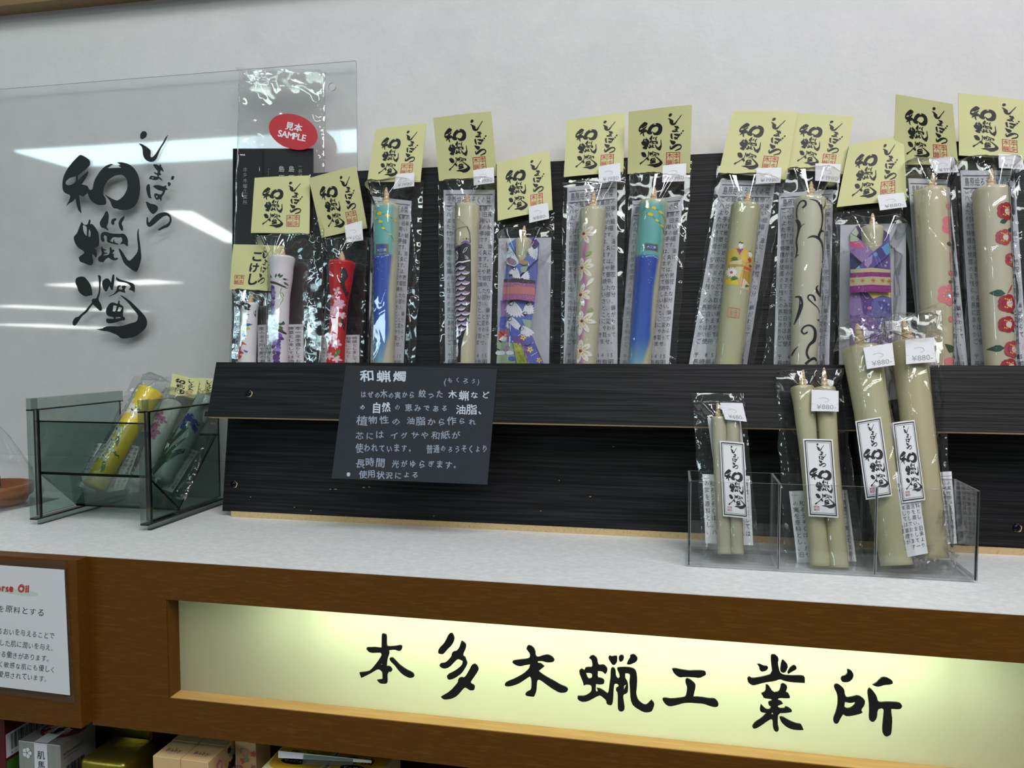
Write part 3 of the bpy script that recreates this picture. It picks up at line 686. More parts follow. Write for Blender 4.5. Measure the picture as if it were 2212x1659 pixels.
ROWS = ["この絵蝋燭は島原の", "ハゼの実とし、旧来", "よりの技法を用い", "た手造りに島原の絵", "付け師が一本手描", "きで絵付けたものです。", "特徴としましては、油", "煙が非常に少なく炎に", "ゆらめきがあります。", "使用に当りましては、", "風のある所や光や熱", "のある所は避けて御控", "え下さい。又、燃焼中、", "残り芯が伸びましたな", "ら、芯つみで長い部分", "のみ取り除い下さい。", "長期保存しますと、蝋", "に白い粉がふくことが", "ありますが品質に変わ", "りはありません。やわら", "かい紙で軽く拭き取って", "ご使用下さいませ。", "", "〒859-1415", "長崎県島原市有明"]
def leaflet_rows(pl, q, w, parent, seed=0):
    s = px_sheet(pl, q, w, bulge=0.0, wave=0.0012, seed=seed)
    c = s.obj('leaflet', 'paper_grey', parent, 8, 20, 0.0003)
    it = []; y = 0.885
    it += line_items("島原絵ろうそくの栞", 0.07, 0.925, 0.046, 0.86, stretch=2.0)
    for rw in ROWS:
        k = len(rw)
        it += line_items(rw, 0.05, y, 0.031, 0.92 if k > 8 else 0.11 * k, stretch=0.97 * min(0.115, 0.92 / max(k, 1)) / 0.031); y -= 0.0355
    V, F = sheet_text(it)
    n = len(V); V += [(0.04, .025), (.96, .025), (.96, .029), (.04, .029), (0.04, .088), (.96, .088), (.96, .092), (.04, .092)]; F += [(n, n + 1, n + 2, n + 3), (n + 4, n + 5, n + 6, n + 7)]
    s.print2d('leaflet_print', (V, F), 'ink_grey', c, 0.0003)
    return c
COLS = ["和ろうそくは、ハゼ", "の実を原料とし、旧来よりの", "手掛け手法を用いまして一", "本一本手造りしております。", "特徴としましては油煙が", "非常に少なく、仏壇の汚れ", "も少なくてすみます。", "使用に当たりましては、", "風のある所や熱のある", "所での使用はお控え下さい"]
def leaflet_cols(pl, q, w, parent, seed=0, ncol=9, top=0.88, start=0, size=None, nch=13):
    s = px_sheet(pl, q, w, bulge=0.0, wave=0.001, seed=seed)
    c = s.obj('leaflet', 'paper_white', parent, 6, 10, 0.0003)
    # aspect of the sheet
    W = np.linalg.norm(s.q[1] - s.q[0]); Hh = np.linalg.norm(s.q[3] - s.q[0])
    it = []; cw = 0.94 / ncol; sv = 0.80 / nch
    sx = (cw * 0.86 * W) / (sv * Hh)
    for k in range(ncol):
        x = 0.97 - (k + 1) * cw; y = top - sv
        for ch in COLS[(k + start) % len(COLS)]:
            if y < 0.06: break
            it.append((ch, x, y, sv * 0.92, 0, (cw * 0.9) / (sv * 0.92))); y -= sv
    V, F = sheet_text(it)
    n = len(V); V += [(0.02, .06), (.98, .06), (.98, .064), (.02, .064)]; F += [(n, n + 1, n + 2, n + 3)]
    if start == 0: V += [(0.02, .945), (.98, .945), (.98, .949), (.02, .949)]; F += [(n + 4, n + 5, n + 6, n + 7)]
    s.print2d('leaflet_print', (V, F), 'ink_print', c, 0.0003)
    return c
def brush_label(pl, q, w, parent, bulge=0.0015):
    s = px_sheet(pl, q, w, bulge=bulge)
    c = s.obj('label', 'paper_white', parent, 8, 8, 0.0003)
    V, F = [], []
    def rect(a, b, cc, d):
        n = len(V); V.extend([(a, cc), (b, cc), (b, d), (a, d)]); F.append((n, n + 1, n + 2, n + 3))
    for (m_, t, tv) in ((.045, .035, .014), (.11, .010, .004)):
        mv = m_ * 0.42
        k = 8
        for i in range(k):
            a, b = m_ + (1 - 2 * m_) * i / k, m_ + (1 - 2 * m_) * (i + 1) / k
            rect(a, b, mv, mv + tv); rect(a, b, 1 - mv - tv, 1 - mv)
        rect(m_, m_ + t, mv, 1 - mv); rect(1 - m_ - t, 1 - m_, mv, 1 - mv)
    s.print2d('label_frame', (V, F), 'ink_black', c)
    V = []; F = []
    for B, u0, u1, v0, v1 in ((block(['wa']), .13, .86, .375, .535), (block(['ro']), .30, .86, .530, .695), (block(['soku']), .24, .92, .705, .885), (B_HIRA, .42, .73, .06, .365)):
        P2, F2 = place_block(B, u0, u1, v0, v1)
        for dx, dy in ((0, 0), (.010, 0), (.005, .003)):
            n = len(V); V += [(a_ + dx, b_ + dy) for a_, b_ in P2]; F += [tuple(i + n for i in f) for f in F2]
    s.print2d('brush_lettering', (V, F), 'ink_black', c)
    s.print2d('seal_print', seal_2d(.19, .37, .865, .925, 1, 1), 'ink_red', c)
    return c
# ================================================================= THE SETTING
FY = 0.6245          # front face of the counter
WALL = 0.893
tag(box('wall_back', -2.6, 1.9, WALL, WALL + 0.1, -1.05, 2.2, 'plaster'), kind='structure')
tag(box('floor', -4, 3, -4, WALL, -1.09, -1.05, 'floor_tile'), kind='structure')
tag(box('trim_1', -2.6, 1.9, 0.868, WALL + 0.001, 0.6335, 0.80, 'header_wood', bev=0.001), kind='structure')

# counter: worktop, fascia with the window for the lit sign, side box on the left, shelf under it
ctr = empty('display_counter', (0, 0.75, -1.05), 'brown wooden counter with a white top and a lit sign in its front', 'counter')
box('countertop', -2.4, 1.8, FY + 0.0008, WALL - 0.001, -0.014, 0.0, 'counter_white', ctr)
def fascia(name, x0, x1, z0, z1, y0, y1, mat, parent): return box(name, x0, x1, y0, y1, z0, z1, mat, parent)
SX0, SX1, SZ0, SZ1 = -0.4560, 0.3100, -0.1293, -0.0362
a = Acc()
XL, XR, ZB, ZT = -0.5385, 1.8, -0.1630, -0.0006
for r_ in ((XL, XR, SZ1, ZT), (XL, XR, ZB, SZ0), (XL, SX0, SZ0, SZ1), (SX1, XR, SZ0, SZ1)):
    V, F = box_vf(r_[0], r_[1], FY, FY + 0.016, r_[2], r_[3]); a.add(V, F)
a.obj('fascia_board', 'fascia_wood', ctr)
box('sill', SX0, SX1, FY + 0.0012, FY + 0.018, SZ0 - 0.0005, SZ0 + 0.0006, 'frame_wood_pale', ctr)
box('window_jamb', SX0 - 0.0006, SX0 + 0.0010, FY + 0.0010, FY + 0.017, SZ0, SZ1, 'fascia_wood', ctr)
box('side_box', -2.4, -0.5386, 0.6105, FY + 0.0005, -0.1600, -0.0003, 'fascia_wood', ctr, bev=0.0004)
box('back_panel', -2.4, 1.8, 0.80, 0.81, -1.04, -0.015, 'interior_dark', ctr)
box('shelf_board', -2.4, 1.8, 0.60, 0.80, -0.275, -0.262, 'fascia_wood', ctr, bev=0.001)
box('plinth', -2.3, 1.7, 0.66, 0.80, -1.05, -0.95, 'fascia_wood', ctr)

# lit sign: opal panel, housing, fluorescent tube, seven letters
sg = empty('illuminated_sign', (-0.07, FY + 0.03, SZ0), 'long backlit opal sign with seven black brush characters set in the counter front', 'sign')
PY = FY + 0.0165
box('opal_panel', SX0 - 0.004, SX1 + 0.004, PY, PY + 0.002, SZ0 - 0.004, SZ1 + 0.003, 'opal_panel', sg)
a = Acc()
hx0, hx1, hz0, hz1, hy = SX0 - 0.006, SX1 + 0.006, SZ0 - 0.012, SZ1 + 0.018, PY + 0.07
for b_ in ((hx0, hx1, hy, hy + .003, hz0, hz1), (hx0, hx1, PY + .002, hy, hz0 - .003, hz0), (hx0, hx1, PY + .002, hy, hz1, hz1 + .003), (hx0 - .003, hx0, PY + .002, hy, hz0, hz1), (hx1, hx1 + .003, PY + .002, hy, hz0, hz1)):
    V, F = box_vf(*b_); a.add(V, F)
a.obj('housing', 'housing_grey', sg)
def tube(name, p0, p1, r, mat, parent, n=14):
    p0, p1 = np.array(p0, float), np.array(p1, float); d = p1 - p0; d = d / np.linalg.norm(d)
    e1 = np.cross(d, (0, 0, 1.0)); e1 = e1 / np.linalg.norm(e1); e2 = np.cross(d, e1)
    V = [p + r * (e1 * math.cos(2 * math.pi * i / n) + e2 * math.sin(2 * math.pi * i / n)) for p in (p0, p1) for i in range(n)]
    F = [(i, (i + 1) % n, (i + 1) % n + n, i + n) for i in range(n)] + [tuple(range(n))[::-1], tuple(range(n, 2 * n))]
    return mesh_obj(name, V, F, mat, parent, smooth=False)
tube('fluorescent_tube', (-0.330, PY + 0.040, -0.043), (0.214, PY + 0.040, -0.043), 0.0075, 'sign_tube', sg)
for (x0, y0, s, ps) in SIGN:
    V2, F2 = fill([[(x0 + q / s, -(y0 + r_ / s)) for q, r_ in soften(parse(p))] for p in ps])
    front = [on_y(x, -y, PY - 0.0016) for x, y in V2]; back = [on_y(x, -y, PY - 0.0016) + np.array([0, 0.0015, 0]) for x, y in V2]
    # side walls along the boundary
    cnt = {}
    for f in F2:
        for i in range(len(f)):
            e = (f[i], f[(i + 1) % len(f)]); cnt[frozenset(e)] = cnt.get(frozenset(e), []) + [e]
    n = len(V2); F3 = list(F2) + [tuple(i + n for i in f[::-1]) for f in F2]
    for k_, v_ in cnt.items():
        if len(v_) == 1: p, q = v_[0]; F3.append((q, p, p + n, q + n))
    mesh_obj('letter', front + back, F3, 'sign_letter', sg)

# laminated notice on the side box
nt_ = empty('laminated_notice', (-0.62, 0.609, -0.15), 'laminated white handwritten notice with red heading on the counter front, far left', 'notice')
NP = Plane(0.6095, 0.0, 0.0)
def npx(x, y, w): return NP.px(x, y, w)
lam = Sheet([npx(-190, 1202, 0.001), npx(141, 1212, 0.001), npx(161, 1519, 0.001), npx(-190, 1475, 0.001)], NP.n)
lam.obj('laminate', 'laminate', nt_, 4, 4, 0.0004)
shq = Sheet([npx(-180, 1208, 0.0015), npx(138.5, 1231, 0.0015), npx(151, 1502, 0.0015), npx(-180, 1462, 0.0015)], NP.n)
sh = shq.obj('notice_sheet', 'paper_white', nt_, 4, 4, 0.0003)
# lines of handwriting: text, right end x, baseline y at right end, char height in px
rn = random.Random(5)
def notice_line(txt, x1, x0, yb, h, mat, slope=0.10, w=0.00162):
    n_ = len(txt); its = []; cw = (x1 - x0) / sum(glyph(c)[2] for c in txt); x = 0
    for c in txt:
        its.append((c, x0 + x * cw, (yb - slope * (x1 - x0 - x * cw)) * -1 + rn.uniform(-.8, .8), h * rn.uniform(.9, 1.05), -slope, cw / h * 0.98)); x += glyph(c)[2]
    V, F = text2d(its, 3)
    mesh_obj('notice_writing', [npx(a_, -b_, w) for a_, b_ in V], F, mat, sh)
# pale green highlighter stroke under the heading
hl = stroke([(-30, 1268), (20, 1276), (60, 1282), (82, 1284)], [10, 12, 12, 6])[0]
pmat('highlighter', (205, 222, 208), 0.7)
mesh_obj('highlighter_stroke', [npx(a_, b_, 0.00156) for pr in zip(hl[1], hl[2]) for a_, b_ in pr], [(2 * i, 2 * i + 1, 2 * i + 3, 2 * i + 2) for i in range(len(hl[1]) - 1)], 'highlighter', sh)
def bold(fn, offs):
    for (dx, dy) in offs: fn(dx, dy)
bold(lambda dx, dy: notice_line("Horse Oil", 62 + dx, -22 + dx, 1279 + dy, 22, 'ink_orangered', 0.04, 0.00162 + dx * .00004 + dy * .00009), ((0, 0), (.9, 0), (0, .9), (.9, .9), (1.6, .5)))
notice_line("馬の脂肪を原料とする", 96, -74, 1330, 17, 'ink_black')
for txt, x1, yb, nn in (("お肌にうるおいを与えることで", 118, 1380, 14), ("乾燥した肌に潤いを与え、", 122, 1406, 14), ("しっとりとする働きがあります。", 113, 1430, 14), ("刺激がなく敏感な肌にも優しく", 120, 1452, 14), ("多くの人々に愛用されています。", 108, 1473, 14)):
    notice_line(txt, x1, x1 - 14.5 * len(txt) * 0.86, yb, 15, 'ink_black')

# ================================================================= BLACK DISPLAY BOARD
BP = Plane(0.802, 0.006, 8.4)          # front face of the leaning board
RP = Plane(0.7300, 0.0, 18.65)         # front face of the ledge rail
_c = RP.uv(np.array([0, 0.770, 0.119])); RP.P = RP.P + RP.n * 0
# put the rail plane through its lower edge
RP.P = np.array([0, 0.7640 - 0.119 * math.tan(R(18.65)), 0.0])
BX0, BX1 = -0.5095, 0.62
bd = empty('display_board', (0.05, 0.83, 0.0), 'black wood-grain leaning display board holding the row of packaged candles', 'display board')
V, F = plane_slab(BP, BX0, BX1, 0.0, 0.3985, -0.010, 0.0)
mesh_obj('back_board', V, F, ['board_black', 'mdf'], bd, midx=[1, 0, 1, 1, 1, 1])
V, F = box_vf(BX0 + 0.012, BX1, 0.8005, 0.8135, 0.0, 0.0065); mesh_obj('base_strip', V, F, 'mdf', bd)
rl = on_y(446.8, 897, RP.P[1] + 0.119 * math.tan(R(18.65)))[0]
v0, v1 = 0.119 / math.cos(R(18.65)), 0.1788 / math.cos(R(18.65))
V, F = plane_slab(RP, rl, BX1, v0 + 0.0003, v1, -0.0065, 0.0)
mesh_obj('ledge_rail', V, F, ['board_black', 'mdf'], bd, midx=[1, 0, 1, 1, 1, 1])
# spacers that carry the rail, trough floor
for x in (-0.475, -0.05, 0.40):
    p = [RP.pt(0, v0 + 0.006, -0.0065), RP.pt(0, v0 + 0.022, -0.0065), BP.pt(0, 0.134, 0.0), BP.pt(0, 0.112, 0.0)]
    A_ = [(x, q[1], q[2]) for q in p]; B_ = [(x + 0.02, q[1], q[2]) for q in p]
    V, F = prism(A_, B_); mesh_obj('spacer_block', V, F, 'board_black', bd)
p = [RP.pt(0, v0 + 0.002, -0.0065), RP.pt(0, v0 + 0.0075, -0.0065), BP.pt(0, 0.1215, 0.0), BP.pt(0, 0.1160, 0.0)]
V, F = prism([(BX0, q[1], q[2]) for q in p], [(BX1, q[1], q[2]) for q in p]); mesh_obj('trough_floor', V, F, 'board_black', bd)
def screw(pl, x, y, r):
    c = pl.px(x, y, 0.0); V = []; F = []; n = 20; e1 = np.array([1.0, 0, 0]); e2 = pl.up
    prof = [(1.0, 0.0), (1.0, 0.0006), (0.8, 0.0016), (0.45, 0.0022), (0.0, 0.0024)]
    for (rr, h) in prof:
        for i in range(n):
            t = 2 * math.pi * i / n
            hh = h - (0.0009 if (rr < 0.7 and (abs(math.sin(t)) < .25 or abs(math.cos(t)) < .25)) else 0)
            V.append(c + e1 * r * rr * math.cos(t) + e2 * r * rr * math.sin(t) + pl.n * hh)
    F = [(j * n + i, j * n + (i + 1) % n, (j + 1) * n + (i + 1) % n, (j + 1) * n + i) for j in range(4) for i in range(n)]
    o = mesh_obj('screw', V, F, 'screw_metal', bd, smooth=False)
    V = [pl.px(x, y, 0.0002) + e1 * r * q * math.cos(t) + e2 * r * q * math.sin(t) + np.array([0.0008, 0, -0.0003]) for t in [2 * math.pi * i / 14 for i in range(14)] for q in (1.06 + 0.10 * math.sin(t * 5),)]
    mesh_obj('screw_chipping', V, [tuple(range(14))], 'mdf', bd)
screw(RP, 537, 850, 0.0036); screw(BP, 505, 1046, 0.0036); screw(BP, 2196, 1140, 0.0036)
# small nicks in the black foil
rn = random.Random(3); a = Acc()
for (x, y, ln) in ((712, 1056, 3), (722, 1056, 6), (635, 1095, 2), (670, 1102, 3), (1273, 1072, 4), (1207, 1037, 2), (1167, 1103, 2), (936, 1114, 2), (783, 1052, 5), (796, 1051, 3), (1324, 964, 2), (540, 1073, 2)):
    q = [(x, y), (x + ln, y + .2), (x + ln, y + 1.6), (x, y + 1.4)]; a.add([BP.px(u, v, 0.0002) for u, v in q], [(0, 3, 2, 1)])
tag(a.obj('chipped_foil', 'mdf', bd), kind='stuff')

# ---- handwritten black card on the rail
hc = empty('black_notice_card', (-0.25, 0.763, 0.05), 'matt black card handwritten in pale chalky pen, stuck on the ledge rail', 'sign card')
hs = px_sheet(RP, [(747, 789.3), (1074.3, 797), (1052.6, 1046.7), (716.3, 1033)], 0.0012)
hco = hs.obj('card', 'card_black', hc, 6, 6, 0.0009)
rn = random.Random(11)
def chalk(txt, x0, x1, yc, h, mat, slope=0.01, b=0.9):
    """zoomed coordinates of the card close-up: origin (700,770), 5.53 per pixel"""
    ws = [glyph(c)[2] for c in txt]; cw = (x1 - x0) / sum(ws); x = x0; its = []
    for c, w_ in zip(txt, ws):
        k = rn.uniform(.82, 1.12) * (0.86 if ord(c) < 0x3100 and ord(c) > 0x3000 else 1.0)
        its.append((c, x + cw * w_ * (1 - k) / 2, -(yc + h * 0.36 * k + slope * (x - x0)) + rn.uniform(-8, 8), h * k, rn.uniform(-.16, .10), cw / h * 0.96)); x += cw * w_
    for dx, dy in ((0, 0), (b * 2, 0), (0, b * 2), (b * 2, b * 2)):
        V, F = text2d(its, 1)
        mesh_obj('chalk_writing', [RP.px(700 + (a_ + dx) / 5.53, 770 + (-b_ + dy) / 5.53, 0.00134 + 0.00001 * (dx + dy)) for a_, b_ in V], F, mat, hco)
chalk("和蝋燭", 425, 1000, 238, 150, 'ink_chalk_bright', 0.0, 3.0)
chalk("(もくろう)", 1425, 1860, 290, 95, 'ink_chalk')
chalk("はぜの木の実から", 430, 1085, 455, 98, 'ink_chalk', b=1.6); chalk("絞った", 1120, 1430, 448, 112, 'ink_chalk', b=1.6); chalk("木蝋など", 1475, 1990, 455, 120, 'ink_chalk_bright', b=1.4)
chalk("の", 415, 500, 605, 100, 'ink_chalk_bright'); chalk("自然", 565, 805, 605, 135, 'ink_chalk_bright', b=2.5); chalk("の", 840, 920, 605, 88, 'ink_chalk'); chalk("恵みである", 960, 1490, 612, 108, 'ink_chalk', b=1.6); chalk("油脂、", 1570, 1960, 632, 118, 'ink_chalk_bright', b=1.4)
chalk("植物性の", 385, 925, 765, 115, 'ink_chalk', b=1.5); chalk("油脂から作られ", 975, 1830, 770, 108, 'ink_chalk', b=1.5)
chalk("芯には", 365, 725, 940, 112, 'ink_chalk'); chalk("イグサや和紙が", 775, 1640, 940, 106, 'ink_chalk')
chalk("使われています。", 380, 1090, 1095, 112, 'ink_chalk', b=1.4); chalk("普通のろうそくより", 1220, 1960, 1100, 108, 'ink_chalk', b=1.2)
chalk("長時間", 370, 730, 1270, 115, 'ink_chalk', b=1.5); chalk("光がゆらぎます。", 800, 1640, 1280, 112, 'ink_chalk', b=1.4)
chalk("※", 255, 350, 1395, 105, 'ink_chalk_bright'); chalk("使用状況による", 415, 1140, 1410, 98, 'ink_chalk', b=1.3)

# ================================================================= CLEAR SHEET WITH BRUSH LETTERING
asg = empty('acrylic_sign', (-0.75, 0.882, 0.05), 'large clear acrylic sheet with black brush lettering on the left wall', 'sign')
a = Acc(); ax0, ax1, az0, az1, ay0, ay1 = -1.25, -0.3720, 0.0505, 0.5345, 0.8815, 0.8838
# sheet with a round screw hole
hcx, hcz, hr = -0.4028, 0.5062, 0.0047
def ring(n, r): return [(hcx + r * math.cos(2 * math.pi * i / n), hcz + r * math.sin(2 * math.pi * i / n)) for i in range(n)]
V2, F2 = fill([[(ax0, az0), (ax1, az0), (ax1, az1), (ax0, az1)], ring(24, hr)])
a.add([(x, ay0, z) for x, z in V2], F2, 0); a.add([(x, ay1, z) for x, z in V2], [f[::-1] for f in F2], 0)
cor = [(ax0, az0), (ax1, az0), (ax1, az1), (ax0, az1)]
for i in range(4):
    p, q = cor[i], cor[(i + 1) % 4]; a.add([(p[0], ay0, p[1]), (q[0], ay0, q[1]), (q[0], ay1, q[1]), (p[0], ay1, p[1])], [(0, 1, 2, 3)], 1)
rg = ring(24, hr)
for i in range(24):
    p, q = rg[i], rg[(i + 1) % 24]; a.add([(p[0], ay0, p[1]), (q[0], ay0, q[1]), (q[0], ay1, q[1]), (p[0], ay1, p[1])], [(0, 1, 2, 3)], 1)
sheet = a.obj('acrylic_sheet', ['acrylic_sheet', 'acrylic_edge'], asg)
for nm in ('shi', 'ma', 'ba', 'ra', 'wa', 'ro', 'soku'):
    V2, F2 = BR[nm]
    V = [(x, 0.8808, z) for x, z in V2] + [(x, 0.8813, z) for x, z in V2]
    mesh_obj('letter', V, list(F2) + [tuple(i + len(V2) for i in f[::-1]) for f in F2], 'letter_black', asg)

# ================================================================= LAMPS OF THE SHOP (mirrored in the sheet and the film)
def ceiling_light(x0, x1, y0, y1, z, mat, label):
    e = empty('ceiling_light', ((x0 + x1) / 2, (y0 + y1) / 2, z), label, 'ceiling light', 'ceiling lights of the shop')
    box('housing', x0 - .03, x1 + .03, y0 - .03, y1 + .03, z + .002, z + .05, 'tube_housing', e)
    box('diffuser', x0, x1, y0, y1, z - .01, z + .001, mat, e)
ceiling_light(-4.7, -1.75, -3.62, -3.10, 1.6, 'lamp_cool', 'wide cool ceiling light panel mirrored as the broad band in the acrylic sheet')
def slant_light(p, q, wd, label):
    p, q = np.array(p, float), np.array(q, float); d = (q - p) / np.linalg.norm(q - p); s_ = np.array([-d[1], d[0]]) * wd / 2
    e = empty('ceiling_light', (*((p + q) / 2), 1.6), label, 'ceiling light', 'ceiling lights of the shop')
    c4 = [p - s_, q - s_, q + s_, p + s_]
    V, F = prism([(*c, 1.59) for c in c4], [(*c, 1.6) for c in c4]); mesh_obj('diffuser', V, F, 'lamp_white', e)
    V, F = prism([(*(c + (c - (p + q) / 2) * .02), 1.602) for c in c4], [(*(c + (c - (p + q) / 2) * .02), 1.65) for c in c4]); mesh_obj('housing', V, F, 'tube_housing', e)
slant_light((-5.15, -5.65), (-5.95, -8.1), 0.28, 'ceiling tube light mirrored as the slanting streak beside the small lettering')
slant_light((-14.6, -14.6), (-11.2, -13.9), 0.9, 'ceiling tube light mirrored as the thin upper streak in the sheet')
slant_light((-24.4, -22.6), (-23.2, -28.6), 1.7, 'ceiling tube light mirrored as the middle streak in the sheet')
slant_light((-47.0, -45.9), (-53.5, -63.8), 4.5, 'far ceiling tube light mirrored as the lowest streak in the sheet')
# ================================================================= PACKAGED CANDLES ON THE RACK
def package(label, base_px, w=0.012, group='packaged painted candles on the ledge', pl=None, cat='candle package', name='candle_package'):
    pl = pl or BP
    p = pl.px(base_px[0], base_px[1], w)
    return empty(name, tuple(p), label, cat, group)
def ext(q, k=1.0):
    """push the lower corners on down into the trough behind the rail"""
    (a, b, c, d) = q; f = lambda t, o: (o[0] + (o[0] - t[0]) * k, o[1] + (o[1] - t[1]) * k)
    return [a, b, f(b, c), f(a, d)]
def std_candle(e, top, bot, prof, tip, wback=0.0035, colf=None, r0=8):
    """bot is where the candle meets the rail; the candle itself goes on down to the trough floor"""
    f = 1.125
    b2 = (top[0] + (bot[0] - top[0]) * f, top[1] + (bot[1] - top[1]) * f)
    c = Candle(BP, top, b2, prof, wback); c.f = f
    o = c.body('candle', e, colf); c.o = o
    if tip: c.wick(o, tip, r0)
    return c
def bag_for(e, q, cs, seed, **k):
    return film_bag(BP, ext(q, 0.10), e, cs, seed=seed, **k)

# ---- sample packet at the back left
e = package('tall clear sample packet with black booklet and red oval sticker, left end of ledge', (592, 781), 0.004, None, cat='sample packet', name='sample_packet')
q = [(503, 321), (676.5, 320.6), (676, 800), (500, 800)]
s = px_sheet(BP, q, 0.0028); bk = s.obj('booklet', 'booklet_black', e, 4, 4, 0.0012)
s2 = px_sheet(BP, [(503, 321), (566, 321), (562, 800), (500, 800)], [0.0034, 0.006, 0.006, 0.0034]); s2.obj('booklet_flap', 'booklet_black', e, 4, 4, 0.0006)
def vtext(txt, x, y0, step, size, w, mat, parent, stretch=1.0):
    V, F = text2d([(c, x - size / 2, -(y0 + i * step) - size * .88, size, 0, stretch) for i, c in enumerate(txt)], 1)
    mesh_obj('booklet_print', [BP.px(a_, -b_, w) for a_, b_ in V], F, mat, parent)
vtext('本多木蝋工業所', 529.5, 361, 11.8, 10.5, 0.0062, 'ink_pale', bk)
vtext('島原絵ろうそく', 608, 358, 19, 14, 0.0033, 'white_print', bk); vtext('島原和ろうそく', 629.5, 358, 19, 14, 0.0033, 'white_print', bk); vtext('ー長崎県', 648.5, 354, 11, 10, 0.0033, 'ink_pale', bk)
for i, ch in enumerate('made in'): vtext(ch, 581, 362 + i * 4, 4, 5, 0.0033, 'ink_pale', bk)
film_bag(BP, [(507.7, 143), (695, 148), (689, 800), (486, 800)], e, [], seed=31, crinkle=1.7, nu=40, nv=110, wback=0.0072)
fl = px_sheet(BP, [(508, 146), (695, 150), (692, 192), (536, 188)], [0.010, 0.0105, 0.0098, 0.0098], wave=0.003, seed=4); fl.obj('bag_flap', 'film_flap', e, 12, 6, 0.0002)
cen = (633.5, 284.5); el = ell(0, 0, 54.5, 37, R(19), 40)
V = [BP.px(cen[0] + x, cen[1] + y, 0.0108) for x, y in el] + [BP.px(cen[0] + x, cen[1] + y, 0.0104) for x, y in el]; n = 40
st = mesh_obj('oval_sticker', V, [tuple(range(n))[::-1], tuple(range(n, 2 * n))] + [(i, (i + 1) % n, (i + 1) % n + n, i + n) for i in range(n)], 'sticker_red', e)
it = line_items('見本', -19.5, 3, 18.5, 37) + line_items('SAMPLE', -32.5, -16.0, 19.5, 61)
V, F = text2d(it, 3); c_, s_ = math.cos(R(-11)), math.sin(R(-11))
for dx, dy in ((0, 0), (.8, 0), (0, .8), (.8, .8)):
    mesh_obj('sticker_print', [BP.px(cen[0] + (x + dx) * c_ - (y + dy) * s_, cen[1] - ((x + dx) * s_ + (y + dy) * c_), 0.0111 + .00002 * (dx + dy)) for x, y in V], F, 'white_print', st)

# ---- 1 small kokeshi candle, front left
e = package('short packet with a small doll-painted candle, leftmost and lowest of the ledge row', (540, 781))
def kok(x, t, c): return (232, 230, 232)
c = Candle(BP, (540, 657), (533, 800), [(0, 18.5), (.1, 17), (1, 18)], 0.010); b_ = c.body('candle', e, kok, 40, 32); c.o = b_; c.wick(b_, (545, 632), 6)
Z = zoomed(500, 640, 11.06)
shp = [([(270, 190), (390, 185), (500, 200), (560, 260), (520, 330), (440, 330), (380, 270), (300, 300), (265, 340)], (28, 28, 36)),
       ([(400, 310), (470, 300), (550, 360), (500, 375), (420, 350)], (28, 28, 36)), ([(640, 290), (720, 270), (700, 480), (610, 520), (590, 420)], (40, 70, 130)),
       (ell(490, 475, 34, 9, .15), (30, 30, 34)), (ell(375, 510, 18, 8, .4), (60, 60, 60)),
       ([(350, 750), (400, 700), (520, 680), (580, 700), (500, 750)], (40, 95, 180)), ([(310, 850), (340, 800), (510, 760), (540, 820), (420, 860), (310, 890)], (200, 200, 60)),
       (ell(390, 960, 56, 50), (30, 95, 175)), ([(330, 1120), (380, 1110), (470, 1195), (380, 1180), (320, 1240), (320, 1330), (400, 1370), (390, 1410), (340, 1400), (350, 1460), (300, 1530), (250, 1500), (245, 1400), (270, 1230), (340, 1160)], (205, 50, 50)),
       (ell(320, 1425, 22, 26), (240, 240, 240)), (ell(325, 1425, 9, 10), (20, 20, 20)), ([(385, 1300), (440, 1320), (495, 1340), (470, 1380), (420, 1360)], (40, 110, 190))]
decal_mesh('painted_doll', Z(shp), c.map_px, b_)
film_bag(BP, [(498, 622), (590, 628), (602, 800), (497, 800)], e, [c], seed=12, nu=30, nv=60, card_w=0.002, neck=0.02, wback=0.0085)
s, cd_ = header_card(BP, [(503.9, 527.5), (614, 531), (588, 629), (495.9, 625)], 0.0125, e, logo=False, seed=2)
H = place_block(B_HIRA, .60, .80, .04, .86); s.print2d('brush_lettering', H, 'ink_black', cd_)
it = [('こ', .385, .66, .25, 0, 1.05), ('け', .38, .42, .22, 0, 1.0), ('し', .36, .14, .28, 0, 1.0)]
V, F = sheet_text(it, 3)
for k in range(9): s.print2d('brush_lettering', ([(a_ + .007 * (k % 3), b_ + .007 * (k // 3)) for a_, b_ in V], F), 'ink_black', cd_, 0.00035 + k * 0.00001)
s.print2d('seal_print', seal_2d(.10, .32, .68, .885, 1, 1), 'ink_red', cd_)

# ---- 2 white flared candle with wisteria
e = package('packet with a white flared candle painted with purple wisteria, in front of the sample packet', (604, 781))
c = std_candle(e, (609, 557), (603, 781), [(0, 27.5), (.12, 24), (.38, 18.5), (.7, 17.5), (1, 19)], (611, 533), 0.0095, lambda x, t, cc: (226, 222, 228))
Z = zoomed(500, 640, 11.06); Z2 = zoomed(480, 360, 3.772)
shp = []
rn = random.Random(8); pur = [(92, 40, 130), (70, 50, 150), (120, 85, 175), (150, 125, 200), (85, 30, 120)]
def wist(cx, y0, y1, n):
    out = []
    for i in range(n):
        t = i / n; y = y0 + (y1 - y0) * t; sp = 15 * (1 - t * .5)
        for sg_ in (-1, 1): out.append((petal(cx, y, math.pi / 2 - sg_ * rn.uniform(.5, 1.1), sp * rn.uniform(.8, 1.1), 8), pur[rn.randrange(5)]))
    return out
shp += [(stroke([(584, 606), (592, 613), (606, 617), (626, 626)], [2, 5, 5, 3]), (70, 50, 40))]
